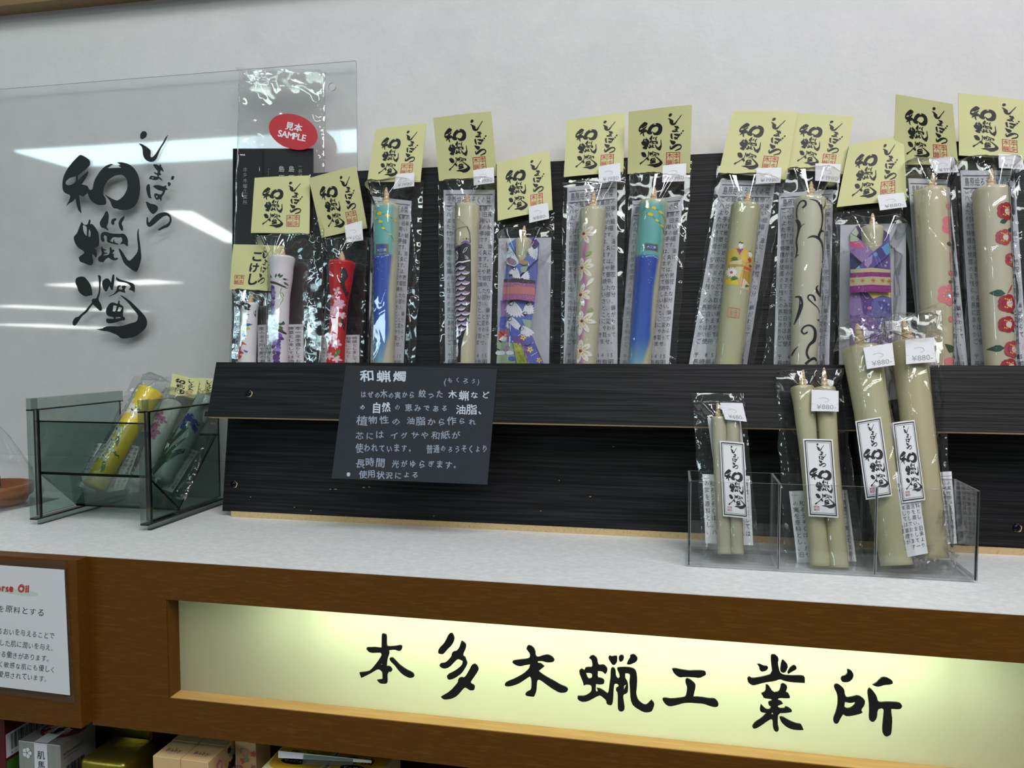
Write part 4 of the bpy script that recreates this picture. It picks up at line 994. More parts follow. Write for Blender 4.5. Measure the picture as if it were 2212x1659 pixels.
for (x, y, a_, l) in ((590, 605, -2.4, 9), (596, 606, -2.0, 10), (606, 606, -1.2, 10), (614, 606, -.7, 11), (620, 608, .1, 9), (612, 604, -1.0, 9), (622, 614, .9, 9), (588, 610, 2.6, 9)): shp.append((leaf(x, y, a_, l, 4.5), (40, 90, 50)))
shp += [(stroke([(618, 626), (614, 640), (619, 650), (613, 664)], [1.2, 1.2, 1.2, 1]), (130, 150, 50)), (stroke([(612, 642), (618, 637), (620, 645)], 1.2), (130, 150, 50))]
shp += wist(595, 620, 684, 10)
shp += [(stroke([(594, 711), (604, 714), (613, 718), (622, 724)], [3, 5, 6, 3]), (60, 40, 32))]
for (x, y, a_, l) in ((608, 710, -2.6, 12), (608, 709, -2.0, 12), (608, 709, -1.1, 10), (612, 707, -.8, 9), (608, 710, 2.7, 12), (609, 709, .3, 10), (612, 711, .9, 10), (618, 706, -1.5, 9), (603, 700, -1.9, 8), (592, 705, -.9, 9)): shp.append((leaf(x, y, a_, l, 4.5), (38, 88, 48)))
shp += wist(606, 722, 800, 12)
shp += [(stroke([(590, 716), (588, 735), (589, 760)], 1.3), (70, 110, 60))]
for i in range(6): shp.append((leaf(589, 722 + i * 7, math.pi / 2 + (-.5 if i % 2 else .5), 10, 3), (80, 125, 85)))
decal_mesh('painted_wisteria', shp, c.map_px, c.o)
leaflet_cols(BP, [(556, 702), (655, 700), (656, 800), (558, 800)], 0.0088, e, ncol=6, start=3, nch=9, top=.97)
bag_for(e, [(541, 503), (671, 503), (677, 782), (560, 782)], [c], 14, card_w=0.003, neck=0.03, wback=0.0078)
header_card(BP, [(550, 384), (669.5, 379), (668, 504.5), (542, 503)], 0.0130, e, seed=3)

# ---- 3 red flared candle with cherry blossom
e = package('packet with a red flared candle painted with pink blossom, header card tilted left', (726, 781))
c = std_candle(e, (739, 567), (725, 781), [(0, 28.5), (.12, 25), (.42, 18), (.75, 18), (1, 20)], (738.5, 541), 0.0045, lambda x, t, cc: (196, 24, 22))
shp = [(stroke([(750, 585), (752, 600), (748, 618), (755, 650), (746, 690), (750, 720)], [10, 13, 8, 5, 9, 4]), (42, 28, 28))]
def blossom(cx, cy, r_, n=5, cols=((232, 170, 200), (245, 215, 230)), ctr=(220, 200, 60), rot=0.2, wd=.62):
    o = []
    for i in range(n):
        a_ = rot + 2 * math.pi * i / n; o.append((petal(cx, cy, a_, r_, r_ * wd), cols[0])); o.append((petal(cx, cy, a_, r_ * .8, r_ * wd * .6), cols[1]))
    o.append((ell(cx, cy, r_ * .2, r_ * .2), ctr)); return o
shp += [(stroke([(722, 640), (727, 650), (733, 662)], 1), (90, 140, 60)), (stroke([(738, 690), (733, 705)], 1), (90, 140, 60)), (stroke([(741, 690), (743, 702)], 1), (90, 140, 60))]
shp += blossom(737, 634, 10, 4, rot=-2.6) + blossom(739, 660, 12, 7) + blossom(727, 676, 13, 8) + blossom(744, 684, 8, 5) + blossom(722, 735, 9, 5) + blossom(732, 745, 11, 6) + blossom(720, 772, 9, 5) + blossom(734, 778, 9, 5)
for (x, y) in ((729, 708), (741, 702)): shp += [(petal(x, y + 8, -math.pi / 2, 11, 6), (240, 215, 225)), (leaf(x, y - 3, math.pi / 2, 6, 4), (80, 140, 60))]
shp += [(leaf(730, 776, -1.1, 22, 7), (60, 130, 60))]
decal_mesh('painted_blossom', shp, c.map_px, c.o)
leaflet_cols(BP, [(691, 725), (776, 723), (776, 800), (688, 800)], 0.0028, e, ncol=6, start=4, nch=8, top=.97)
bag_for(e, [(689, 495), (791, 508), (778, 782), (687, 782)], [c], 15, card_w=0.003, neck=0.03)
header_card(BP, [(666.4, 385), (769, 358.7), (792.8, 492.5), (694.7, 513.8)], 0.0075, e, seed=5, tilt=0.015)
price_tag(BP, [(744.6, 487), (781.7, 477), (784.5, 519), (748.3, 524.4)], 0.0125, e, '¥1100')

# ---- 4 and 8: sky and sea candle
def sky_sea(tsea, tend, slant=0.0):
    def f(x, t, c):
        if c < -0.2: return CREAM
        e_ = 0.62 - 0.5 * max(0, (t - tend) / (1 - tend)) * 1.6 + 0.1 * math.sin(t * 9)
        k = min(1, max(0, (x - e_) * 5)) if x > 0 else 0
        top = max(0, 1 - t * 28)
        if t < tsea:
            b = (104, 178, 176); g = min(1, abs(x) * .3 + 0.15 * math.sin(t * 30 + x * 5)); b = tuple(b[i] * (1 - g * .5) + (150, 196, 180)[i] * g * .5 for i in range(3))
        else:
            u = (t - tsea) / (1 - tsea); b = (38, 70, 172); b2 = (58, 104, 186); g = min(1, u * 1.3)
            b = tuple(b[i] * (1 - g) + b2[i] * g for i in range(3))
            if t > tend: h = min(1, (t - tend) / (1 - tend) * 1.3); b = tuple(b[i] * (1 - h) + (150, 190, 190)[i] * h for i in range(3))
        k = max(k * (0.75 if t < tsea else 1), top)
        return tuple(b[i] * (1 - k) + CREAM[i] * k for i in range(3))
    return f
def train_candle(e, top, bot, hw0, hw1, tip, sea_y, plate, dots, ff=0.84, seed=0):
    f = 1.125; tsea = (sea_y - top[1]) / ((bot[1] - top[1]) * f)
    c = std_candle(e, top, bot, [(0, hw0), (1, hw1)], tip, 0.0045, sky_sea(tsea, ff))
    px0, px1, py0, py1 = plate; rnd = random.Random(seed)
    cxs = lambda y: top[0] + (bot[0] - top[0]) * (y - top[1]) / (bot[1] - top[1])
    shp = []
    # crisp sea line
    shp.append(([(px0, py0), (px1, py0 + 1), (px1, py1 + 1), (px0, py1)], (120, 118, 70)))
    shp.append(([(px0 + 2, py0 + 2), (px1 - 2, py0 + 3), (px1 - 2, py1 - 1), (px0 + 2, py1 - 2)], (22, 70, 150)))
    for i in range(9):
        x = px0 - 4 + i * (px1 - px0 + 6) / 9; shp.append((ell(x, sea_y + rnd.uniform(0, 6), rnd.uniform(1, 2.4), .8), (190, 215, 235)))
    for i in range(12): shp.append((ell(px0 + 6 + rnd.uniform(-4, 10), sea_y + rnd.uniform(5, 60), 1.0, .5), (150, 180, 225)))
    for chain in dots:
        shp.append((stroke([(x, y) for x, y, r_ in chain], .8), (60, 110, 110)))
    for chain in dots:
        for x, y, r_ in chain: shp.append((ell(x, y, r_, r_ * .62, .35), (228, 205, 40)))
    o = decal_mesh('painted_plate', shp, c.map_px, c.o)
    V, F = text2d(line_items('大三東', px0 + 4, -(py1 - 5), (px1 - px0 - 8) / 3, px1 - px0 - 8), 1)
    mesh_obj('painted_name', [c.map_px(x, -y, 0.0004) for x, y in V], F, 'white_print', c.o)
    return c
e = package('packet with a teal and blue seaside candle, leftmost of the two seaside candles', (829, 781))
c = train_candle(e, (835.5, 445), (829, 781), 26.5, 21, (834, 403), 558, (819, 848, 534, 556),
    [[(817, 462, 5), (829, 469, 6), (846, 474, 5), (857, 482, 3)], [(819, 478, 4), (831, 487, 5), (838, 502, 4), (850, 514, 3), (856, 526, 2)]], .72, 1)
leaflet_rows(BP, [(803, 424), (889, 434), (871, 800), (795, 800)], 0.0030, e, seed=1)
bag_for(e, [(794, 385), (910, 385), (891.7, 781), (784, 781)], [c], 16, card_w=0.003, neck=0.034)
header_card(BP, [(811.6, 278.8), (921.3, 266.4), (907.9, 393.3), (793, 393.3)], 0.0075, e, seed=7)
price_tag(BP, [(856.3, 376), (895, 372.6), (894.5, 402), (849.4, 408.7)], 0.0125, e, '¥1980')

# ---- 5 carp streamer candle
e = package('packet with a black and purple carp painted candle', (1006, 781))
c = std_candle(e, (1009.5, 446), (1006, 783), [(0, 26.5), (.5, 23), (1, 19.5)], (1008, 417), 0.0045)
Z = zoomed(960, 430, 4.61); BK = (24, 22, 28); PU = (128, 88, 176); WH = (232, 230, 236); GO = (196, 160, 60)
shp = [([(103, 540), (150, 500), (190, 490), (240, 472), (287, 490), (287, 980), (278, 1150), (255, 1270), (215, 1400), (190, 1500), (185, 1640), (103, 1640)], BK),
       (stroke([(103, 520), (145, 498), (190, 500)], [14, 22, 10]), PU), (stroke([(195, 478), (240, 462), (286, 478)], [10, 22, 12]), PU)]
shp += [(ell(133, 588, 31, 52), WH), (ell(133, 588, 25, 42), BK), (ell(134, 588, 20, 34), (90, 60, 140)), (ell(132, 590, 12, 22), GO), (ell(125, 582, 5, 8), WH)]
shp += [(stroke([(213, 572), (235, 530), (258, 520)], 4), WH), (stroke([(213, 572), (240, 555), (258, 520)], 4), WH)]
for i in range(3): shp.append((stroke([(228 + i * 3, 596 + i * 14), (250, 608 + i * 12), (266, 622 + i * 7)], [2, 4, 2]), WH))
row = 0; y = 705
while y < 1400:
    hwd = 42; x0 = 80 if row % 2 else 120
    right = 287 if y < 1150 else 287 - (y - 1150) * .28
    for kx in range(4):
        cx = x0 + kx * 78
        if cx < 95 or cx > right - 12: continue
        low = [(cx + 40 * math.cos(t), y + 34 * math.sin(t)) for t in [math.pi * i / 10 for i in range(11)]]
        shp.append((low, WH)); shp.append(([(cx + 38 * math.cos(t), y - 2 + 22 * math.sin(t)) for t in [math.pi * i / 10 for i in range(11)]], PU))
        shp.append((stroke([(cx - 40, y - 1), (cx, y - 6), (cx + 40, y - 1)], 5), BK)); shp.append((ell(cx, y + 3, 11, 14), GO))
    y += 50; row += 1
shp.append((stroke([(100, 690), (130, 680), (175, 660), (215, 665), (280, 648)], [10, 16, 12, 16, 12]), WH))
shp += [(petal(155, 1440, math.pi / 2, 150, 26), WH), (petal(110, 1450, math.pi / 2, 140, 16), WH)]
shp += [(stroke([(157, 58), (157, 190)], 4), (60, 60, 66)), (stroke([(157, 190), (160, 225), (120, 290), (100, 360)], 2.5), (110, 108, 104)), (stroke([(160, 225), (205, 265), (258, 318)], 2.5), (110, 108, 104)), (stroke([(100, 355), (150, 330), (258, 318)], [10, 5, 4]), BK), (stroke([(258, 318), (278, 380), (282, 470)], [8, 5, 7]), BK)]
for (x, y, r_) in ((110, 482, 4), (125, 468, 4), (140, 468, 4), (160, 482, 4), (222, 440, 5), (250, 436, 8), (268, 438, 4)): shp.append((ell(x, y, r_, r_), BK))
decal_mesh('painted_carp', Z(shp), c.map_px, c.o)
leaflet_rows(BP, [(958, 410), (1069, 410), (1059, 800), (962, 800)], 0.0030, e, seed=2)
bag_for(e, [(940, 378), (1077, 378), (1070, 781), (944, 781)], [c], 17, card_w=0.003, neck=0.034)
header_card(BP, [(935.7, 254.7), (1061, 240.3), (1073.5, 379.5), (948.4, 390.9)], 0.0075, e, seed=8, tilt=0.018)
price_tag(BP, [(1022.3, 367.5), (1067, 361.3), (1067.7, 395), (1023.3, 400.8)], 0.0135, e, '¥1980')

# ---- 6 and 11 paper-robed candles
def plate(name, pl, poly, w, th, col, decals, parent, bulge=None):
    """a piece of folded patterned paper: outline in photograph pixels"""
    bf = bulge or (lambda x, y: 0.0)
    def mp(x, y, lift): return pl.px(x, y, w + bf(x, y) + lift)
    V = []; F = []; C = []
    for t in split(tris(poly), 14):
        n = len(V); ar = (t[1][0] - t[0][0]) * (t[2][1] - t[0][1]) - (t[1][1] - t[0][1]) * (t[2][0] - t[0][0])
        if ar > 0: t = [t[0], t[2], t[1]]
        V += [mp(x, y, 0) for x, y in t]; F.append((n, n + 1, n + 2)); C += [lin(col)] * 3
        V += [mp(x, y, -th) for x, y in t]; F.append((n + 3, n + 5, n + 4)); C += [lin(col)] * 3
    k = len(poly)
    for i in range(k):
        a_, b_ = poly[i], poly[(i + 1) % k]; n = len(V)
        V += [mp(*a_, 0), mp(*b_, 0), mp(*b_, -th), mp(*a_, -th)]; F.append((n, n + 1, n + 2, n + 3)); C += [lin(tuple(v * .92 for v in col))] * 4
    for j, (sh, c_) in enumerate(decals):
        lift = 0.00008 + 0.000007 * j
        T = []
        if sh[0][0] == 'strip':
            for i in range(len(sh[0][1]) - 1): T += [[sh[0][1][i], sh[0][2][i], sh[0][2][i + 1]], [sh[0][1][i], sh[0][2][i + 1], sh[0][1][i + 1]]]
        else: T = tris(sh)
        for t in split(T, 14):
            ar = (t[1][0] - t[0][0]) * (t[2][1] - t[0][1]) - (t[1][1] - t[0][1]) * (t[2][0] - t[0][0])
            if ar > 0: t = [t[0], t[2], t[1]]
            n = len(V); V += [mp(x, y, lift) for x, y in t]; F.append((n, n + 1, n + 2)); C += [lin(c_)] * 3
    return mesh_obj(name, V, F, 'washi', parent, cols=np.array(C))
def crane(cx, cy, r_, a0, n=7, col=(226, 228, 236)):
    o = []
    for i in range(n): o.append((petal(cx, cy, a0 + i * .19, r_ * (1 - .04 * i), r_ * .20), col)); o.append((stroke([(cx, cy), (cx + r_ * .95 * math.cos(a0 + i * .19 + .09), cy + r_ * .95 * math.sin(a0 + i * .19 + .09))], r_ * .018), (150, 152, 170)))
    o.append((petal(cx, cy, a0 + n * .19, r_ * .35, r_ * .3), (30, 30, 36))); return o
BLU = (92, 106, 178)
e = package('packet with a small candle dressed in a blue crane-patterned paper robe', (1128, 781))
c = Candle(BP, (1131, 518), (1124, 800), [(0, 17.5), (.1, 16), (.3, 9), (1, 7)], 0.0075); b_ = c.body('candle', e, None, 30, 32); c.wick(b_, (1133, 486), 6)
s = px_sheet(BP, [(1077, 515), (1191, 513), (1186, 800), (1073, 800)], 0.0032, wave=.001, seed=3); s.obj('backing_paper', 'paper_grey', e, 6, 12, .0003)
Zf = lambda p: [(1070 + a_ / 5.72, 500 + b_ / 5.72) for a_, b_ in p]
Zk = zoomed(1070, 500, 5.72)
wb = c.wc
def kb(cx, half): return lambda x, y: 0.0045 * math.cos(max(-1, min(1, (x - cx) / half)) * math.pi / 2)
bf = kb(1126, 42)
plate('robe_back', BP, Zf([(280, 70), (165, 150), (150, 330), (220, 330), (300, 90), (400, 90), (440, 330), (520, 330), (545, 150), (490, 70)]), 0.006, .0006, (72, 92, 160), Zk([([(430, 110), (490, 80), (540, 150), (520, 200), (450, 240)], (84, 52, 120)), ([(170, 160), (240, 100), (250, 190), (200, 250)], (84, 120, 196))]), e)
plate('robe_body', BP, Zf([(150, 200), (300, 400), (520, 190), (530, 400), (490, 860), (430, 1230), (600, 1640), (10, 1640), (60, 1150), (100, 800), (120, 560)]), 0.0185, .0008, BLU, Zk(
    [([(60, 850), (150, 860), (150, 1080), (70, 1050)], (150, 110, 170)), ([(60, 1060), (170, 1030), (160, 1220), (50, 1180)], (80, 92, 175)), ([(45, 1230), (150, 1215), (165, 1330), (40, 1340)], (196, 80, 70)), ([(30, 1350), (210, 1380), (260, 1630), (15, 1630)], (150, 172, 140)), ([(330, 1080), (450, 1100), (430, 1220), (370, 1180)], (150, 172, 150))]
    + crane(230, 860, 230, 1.0, 8) + crane(200, 1050, 200, .9, 7) + crane(330, 1010, 190, -1.0, 6) + crane(330, 1160, 190, .6, 6) + crane(420, 870, 150, 1.3, 5) + crane(40, 1340, 120, -.6, 5)
    + [(ell(60, 1500, 60, 30), (206, 212, 226)), (ell(180, 1500, 50, 26), (214, 216, 228)), (ell(200, 1570, 45, 28), (80, 100, 180)), (stroke([(60, 1240), (110, 1290), (160, 1290)], 8), BK), (stroke([(20, 1450), (60, 1470)], 14), BK), (petal(90, 1440, 0, 90, 60), (160, 120, 180))]), e, bf)
plate('skirt_flap', BP, Zf([(160, 1120), (300, 1250), (440, 1330), (600, 1640), (250, 1640), (230, 1400)]), 0.0199, .0006, (88, 96, 184), Zk(
    [([(215, 1370), (330, 1380), (420, 1630), (270, 1640)], (152, 160, 52)), (ell(280, 1420, 50, 50, 0, 6), (178, 184, 70)), (ell(330, 1570, 60, 55, 0, 6), (120, 132, 36)), ([(205, 1290), (330, 1290), (420, 1500), (400, 1640), (330, 1430), (230, 1370)], (112, 76, 150))]
    + blossom(345, 1308, 42, 5, ((206, 180, 92), (226, 204, 130)), (120, 90, 50)) + blossom(430, 1460, 42, 5, ((206, 180, 92), (226, 204, 130)), (120, 90, 50)) + blossom(540, 1590, 38, 5, ((206, 180, 92), (226, 204, 130)), (120, 90, 50)) + [(stroke([(280, 1290), (340, 1250)], 6), (225, 228, 240)), (stroke([(400, 1410), (470, 1370)], 6), (225, 228, 240)), (stroke([(440, 1540), (520, 1490)], 6), (225, 228, 240)), (stroke([(350, 1400), (400, 1410), (460, 1370)], [3, 12, 3]), BK)]), e, bf)
plate('left_lapel', BP, Zf([(170, 165), (300, 385), (250, 440), (140, 400), (135, 340)]), 0.0211, .0006, (214, 220, 234), Zk([(ell(200, 370, 70, 40, .5), (150, 120, 150)), (stroke([(160, 280), (200, 250), (230, 300)], 5), BK), ([(240, 430), (300, 385), (280, 440)], (64, 82, 190))]), e, bf)
plate('right_lapel', BP, Zf([(545, 165), (530, 330), (250, 590), (120, 590), (230, 440), (300, 385)]), 0.0218, .0006, (96, 112, 186), Zk(
    crane(520, 190, 170, 1.7, 7) + [(ell(350, 380, 65, 30, .15), (176, 140, 110)), (stroke([(300, 395), (350, 420), (410, 405)], [2, 9, 2]), BK)] + crane(260, 440, 160, 1.3, 7) + [(stroke([(165, 545), (210, 540)], 26), BK), ([(310, 440), (400, 430), (380, 500), (320, 510)], (150, 176, 150))] + crane(300, 590, 150, -.75, 5)), e, bf)
ob = plate('sash', BP, Zf([(105, 590), (260, 580), (495, 625), (490, 870), (280, 840), (88, 850)]), 0.0231, .0010, (158, 92, 142), Zk([([(105, 590), (260, 578), (495, 605), (495, 650), (260, 630), (103, 625)], (62, 52, 62)), ([(98, 690), (270, 672), (492, 695), (490, 782), (270, 770), (95, 775)], (192, 118, 118))] + [(ell(random.Random(i).uniform(110, 480), (640 if i % 2 else 800) + random.Random(i + 99).uniform(-10, 30), 3.5, 3.5, 0, 5), (214, 170, 206)) for i in range(90)]), e, bf)
bag_for(e, [(1073, 470), (1196, 452), (1192, 781), (1071, 781)], [Candle(BP, (1131, 560), (1124, 800), [(0, 34), (1, 34)], 0.0045)], 18, card_w=0.003, neck=0.036)
header_card(BP, [(1072.8, 351), (1187.6, 325.5), (1193.5, 453.4), (1074.9, 476.8)], 0.0115, e, seed=9)
price_tag(BP, [(1142, 446.5), (1183.8, 438), (1186.3, 472.3), (1143.3, 481.6)], 0.0165, e, '¥880-')

# ---- 7 clematis candle
def fl_col(x, t, c):
    b = CREAM
    k = max(0, 1 - abs(x + .35 - .15 * math.sin(t * 14)) * 2.6) if c > 0 else 0
    if t < .25: k *= max(0, (t - .12) * 8)
    b = tuple(b[i] * (1 - k * .85) + (176, 96, 160)[i] * k * .85 for i in range(3))
    g = max(0, 1 - abs(x + .75) * 3.2) * max(0, 1 - abs(t - .14) * 7) if c > 0 else 0
    return tuple(b[i] * (1 - g * .7) + (120, 190, 186)[i] * g * .7 for i in range(3))
e = package('packet with a cream candle painted with a column of white starry flowers', (1265, 781))
c = std_candle(e, (1280.7, 454), (1265.6, 784), [(0, 27.7), (.6, 24.5), (1, 21)], (1283, 411), 0.0045, fl_col)
shp = []
for (x, y, r_, rot) in ((1264, 512, 27, .3), (1260, 585, 28, .0), (1257, 643, 27, .4), (1260, 699, 29, .1), (1257, 762, 31, .2)):
    nP = 7; rnd = random.Random(y)
    for i in range(nP):
        a_ = rot + 2 * math.pi * i / nP + rnd.uniform(-.2, .2); l = r_ * rnd.uniform(.75, 1.15) * (1.0 if abs(math.cos(a_)) < .8 else .9)
        shp.append((petal(x, y, a_, l, r_ * .36), (232, 230, 224))); shp.append((petal(x, y, a_ + .06, l * .7, r_ * .16), (214, 190, 110)))
    shp.append((ell(x, y, 3.4, 3.4), (140, 26, 50)))
shp += [(petal(1268, 628, -.9, 26, 8), (236, 234, 228)), (ell(1274, 556, 8, 4, -.5), (150, 170, 110)), (ell(1277, 676, 7, 4, -.5), (150, 170, 110))]
decal_mesh('painted_flowers', shp, c.map_px, c.o)
leaflet_rows(BP, [(1225.6, 404), (1333, 394), (1334, 800), (1217, 800)], 0.0030, e, seed=3)
bag_for(e, [(1214, 345), (1352, 340), (1343, 782), (1206, 782)], [c], 19, card_w=0.003, neck=0.034)
header_card(BP, [(1224.9, 259.8), (1350, 242.7), (1346.5, 371.8), (1217.7, 382.5)], 0.0075, e, seed=10)
price_tag(BP, [(1293, 359.4), (1340, 352), (1341, 391.4), (1293, 397)], 0.0130, e, '¥1980')

# ---- 8 second seaside candle
e = package('packet with a teal and blue seaside candle leaning left, right of the starry flower candle', (1381, 781))
c = train_candle(e, (1412, 438), (1381, 784), 30, 23.5, (1414, 402), 558, (1394, 1421, 534, 550),
    [[(1384, 470, 2), (1400, 456, 5), (1413, 459, 5), (1427, 466, 5), (1435, 478, 3)], [(1396, 468, 2), (1406, 473, 6), (1419, 485, 4), (1429, 494, 4), (1433, 507, 2)]], .76, 2)
leaflet_rows(BP, [(1366, 434), (1475, 423), (1444, 800), (1337, 800)], 0.0030, e, seed=4)
bag_for(e, [(1358, 372), (1497.6, 340), (1461, 782), (1339, 782)], [c], 20, card_w=0.003, neck=0.034)
header_card(BP, [(1357.9, 241.3), (1495, 226), (1490.5, 374.3), (1355.4, 375.4)], 0.0075, e, seed=11, tilt=0.019)
price_tag(BP, [(1431.8, 357.6), (1482.7, 353), (1481.6, 391.4), (1430.4, 393.5)], 0.0135, e, '¥1980')

# ---- 9 doll couple candle
e = package('packet with a cream candle painted with a seated court doll couple in gold robes', (1572, 781))
c = std_candle(e, (1612, 444), (1572, 786), [(0, 31), (.6, 28), (1, 26)], (1619, 414), 0.0045, lambda x, t, cc: (184, 184, 150))
Z = zoomed(1560, 500, 7.54)
shp = [([(90, 370), (200, 345), (350, 345), (400, 360), (480, 400), (470, 560), (440, 700), (420, 980), (330, 975), (240, 930), (50, 925), (60, 760), (80, 640), (60, 540)], (206, 178, 96)),
       ([(90, 370), (200, 345), (230, 430), (270, 450), (230, 500), (140, 560), (80, 560)], (222, 192, 60)), ([(350, 360), (400, 360), (380, 520), (340, 560), (280, 500)], (222, 192, 70)),
       ([(90, 600), (320, 600), (310, 640), (85, 660)], (176, 148, 76)), ([(55, 840), (140, 820), (230, 860), (240, 935), (50, 925)], (226, 200, 50)), ([(120, 560), (300, 520), (300, 600), (110, 600)], (216, 208, 160)), ([(210, 640), (310, 640), (250, 860), (200, 800)], (214, 206, 160)),
       ([(330, 690), (440, 700), (420, 880), (330, 820)], (190, 150, 44)), ([(290, 810), (340, 820), (410, 890), (400, 980), (280, 970)], (226, 214, 176)),
       ([(216, 350), (265, 450), (325, 350), (300, 350), (268, 395), (240, 350)], (200, 60, 60)), ([(240, 345), (272, 410), (318, 345), (280, 370)], (90, 60, 160)),
       (ell(287, 305, 40, 48), (236, 232, 232)), (ell(288, 258, 34, 18), (26, 24, 26)), ([(288, 215), (300, 190), (315, 215), (308, 250), (292, 250)], (226, 196, 40)), (stroke([(262, 330), (275, 375), (325, 300)], 3), (70, 50, 150)),
       (ell(430, 420, 32, 46), (236, 230, 228)), ([(400, 385), (420, 365), (460, 380), (462, 400), (430, 382)], (26, 24, 26)), ([(388, 500), (420, 470), (450, 500), (420, 560)], (200, 50, 60)), ([(400, 510), (420, 540), (446, 510), (420, 525)], (90, 50, 140)),
       (stroke([(440, 530), (370, 570), (362, 620)], 6), (205, 60, 50)), ([(328, 618), (446, 640), (446, 690), (325, 660)], (214, 84, 60)), (stroke([(335, 670), (310, 820), (290, 955)], 8), (205, 70, 60))]
shp += [(sh, cc) for sh, cc in blossom(145, 730, 88, 13, ((240, 238, 236), (250, 250, 248)), (228, 96, 96), wd=.3)] + [(ell(145, 733, 22, 24), (228, 96, 96))]
for (x, y, r_, c0) in ((190, 535, 60, 0), (190, 850, 60, -.4), (375, 935, 36, -.5)):
    for i in range(7): shp.append((petal(x, y, -2.7 + i * .36 + c0 * .3, r_, r_ * .3), (60, 120, 60)))
    shp.append((stroke([(x - r_ * .9, y + 14), (x + r_, y - 8 + c0 * 40)], 6), (26, 60, 34)))
shp.append((ell(425, 600, 24, 18), (110, 80, 50)))
# pale red maker's seal low on the candle
sr = (212, 130, 110); x0, y0, x1, y1 = 85, 1290, 255, 1450
shp += [(stroke([(x0 + 8, y0), (x1 + 8, y0 + 14)], 9), sr), (stroke([(x0 - 4, y1 - 10), (x1 - 12, y1)], 9), sr), (stroke([(x0 + 8, y0), (x0 - 4, y1 - 10)], 9), sr), (stroke([(x1 + 8, y0 + 14), (x1 - 12, y1)], 9), sr)]
for i in range(4): shp.append((stroke([(110, 1320 + i * 30), (160, 1322 + i * 30)], 6), sr)); shp.append((stroke([(178, 1330 + i * 30), (232, 1333 + i * 30)], 6), sr))
shp += [(stroke([(135, 1310), (130, 1430)], 7), sr), (stroke([(206, 1320), (200, 1435)], 7), sr)]
decal_mesh('painted_dolls', Z(shp), c.map_px, c.o)
leaflet_rows(BP, [(1557, 388), (1676, 391), (1612, 800), (1486, 800)], 0.0030, e, seed=5)
bag_for(e, [(1550, 350), (1703, 362), (1631, 784), (1487, 784)], [c], 21, card_w=0.003, neck=0.036)
header_card(BP, [(1583, 240.3), (1722.3, 241), (1698.5, 387.8), (1552.7, 372.8)], 0.0095, e, seed=12)
price_tag(BP, [(1633.8, 363.4), (1688.7, 361.6), (1686, 394.8), (1632, 397.6)], 0.0140, e, '¥1980')

# ---- 10 scrolling vine candle
e = package('packet with a cream candle painted with black scrolling vines', (1736, 783))
c = std_candle(e, (1750.5, 431), (1736, 787), [(0, 32), (.6, 28), (1, 25.5)], (1752.7, 390), 0.0042, lambda x, t, cc: (200, 198, 176))
Z = zoomed(1700, 410, 4.253)
shp = [(stroke([(130, 205), (155, 180), (150, 145), (120, 140), (95, 175), (88, 230), (90, 290)], [18.6, 18.6, 15.5, 13.95, 12.4, 9.3, 9.3]), BK), (stroke([(85, 295), (105, 350), (98, 420), (85, 500), (90, 580), (80, 650)], [15.5, 27.9, 15.5, 12.4, 12.4, 6.2]), BK), (stroke([(105, 395), (125, 365), (150, 352)], [12.4, 7.75, 3.1]), BK), (stroke([(75, 650), (90, 632), (103, 628)], [6.2, 12.4, 3.1]), BK),
       (stroke([(185, 133), (240, 145), (280, 180), (295, 230), (300, 300), (290, 380), (265, 460)], [4.65, 15.5, 31, 21.7, 15.5, 12.4, 24.8]), BK), (stroke([(295, 215), (325, 170), (328, 110)], [18.6, 13.95, 4.65]), BK), (stroke([(325, 170), (345, 155)], [9.3, 3.1]), BK), (stroke([(318, 410), (295, 408), (270, 440), (265, 475)], [6.2, 18.6, 15.5, 21.7]), BK),
       (stroke([(168, 488), (210, 470), (260, 480), (295, 520), (308, 590), (305, 690)], [4.65, 18.6, 27.9, 24.8, 12.4, 6.2]), BK), (stroke([(295, 690), (318, 670)], [9.3, 3.1]), BK), (stroke([(300, 740), (290, 850), (290, 990)], [9.3, 15.5, 37.2]), BK), (stroke([(262, 905), (245, 930), (255, 965), (285, 1000)], [7.75, 15.5, 27.9, 15.5]), BK),
       (stroke([(235, 1050), (220, 1010), (185, 1000), (172, 1030), (210, 1070), (260, 1110), (280, 1150)], [15.5, 18.6, 15.5, 15.5, 12.4, 9.3, 3.1]), BK), (stroke([(72, 1010), (110, 1020), (118, 1090), (95, 1180), (65, 1260)], [9.3, 21.7, 34.1, 24.8, 6.2]), BK), (stroke([(250, 1215), (278, 1210)], [4.65, 18.6]), BK),
       (stroke([(170, 1330), (140, 1350), (120, 1320), (150, 1280), (200, 1275), (235, 1320), (225, 1400), (180, 1450), (160, 1520), (180, 1570)], [12.4, 15.5, 15.5, 15.5, 18.6, 27.9, 31, 21.7, 18.6, 21.7]), BK), (stroke([(150, 1620), (190, 1580), (230, 1560), (250, 1580)], [24.8, 21.7, 24.8, 18.6]), BK), (stroke([(45, 1540), (70, 1490), (95, 1460)], [15.5, 12.4, 3.1]), BK)]
decal_mesh('painted_vine', Z(shp), c.map_px, c.o)
leaflet_rows(BP, [(1682.8, 417.5), (1800, 409), (1791, 802), (1671, 802)], 0.0028, e, seed=6)
bag_for(e, [(1697, 366), (1832, 345), (1805, 784), (1648, 784)], [c], 22, card_w=0.002, neck=0.036, wback=0.0010)
header_card(BP, [(1709, 244.5), (1844.7, 250.8), (1821, 375.6), (1695, 365)], 0.0060, e, seed=13)
price_tag(BP, [(1761.5, 352.9), (1816.4, 354.6), (1814, 394.8), (1760.8, 390.3)], 0.0105, e, '¥1980')

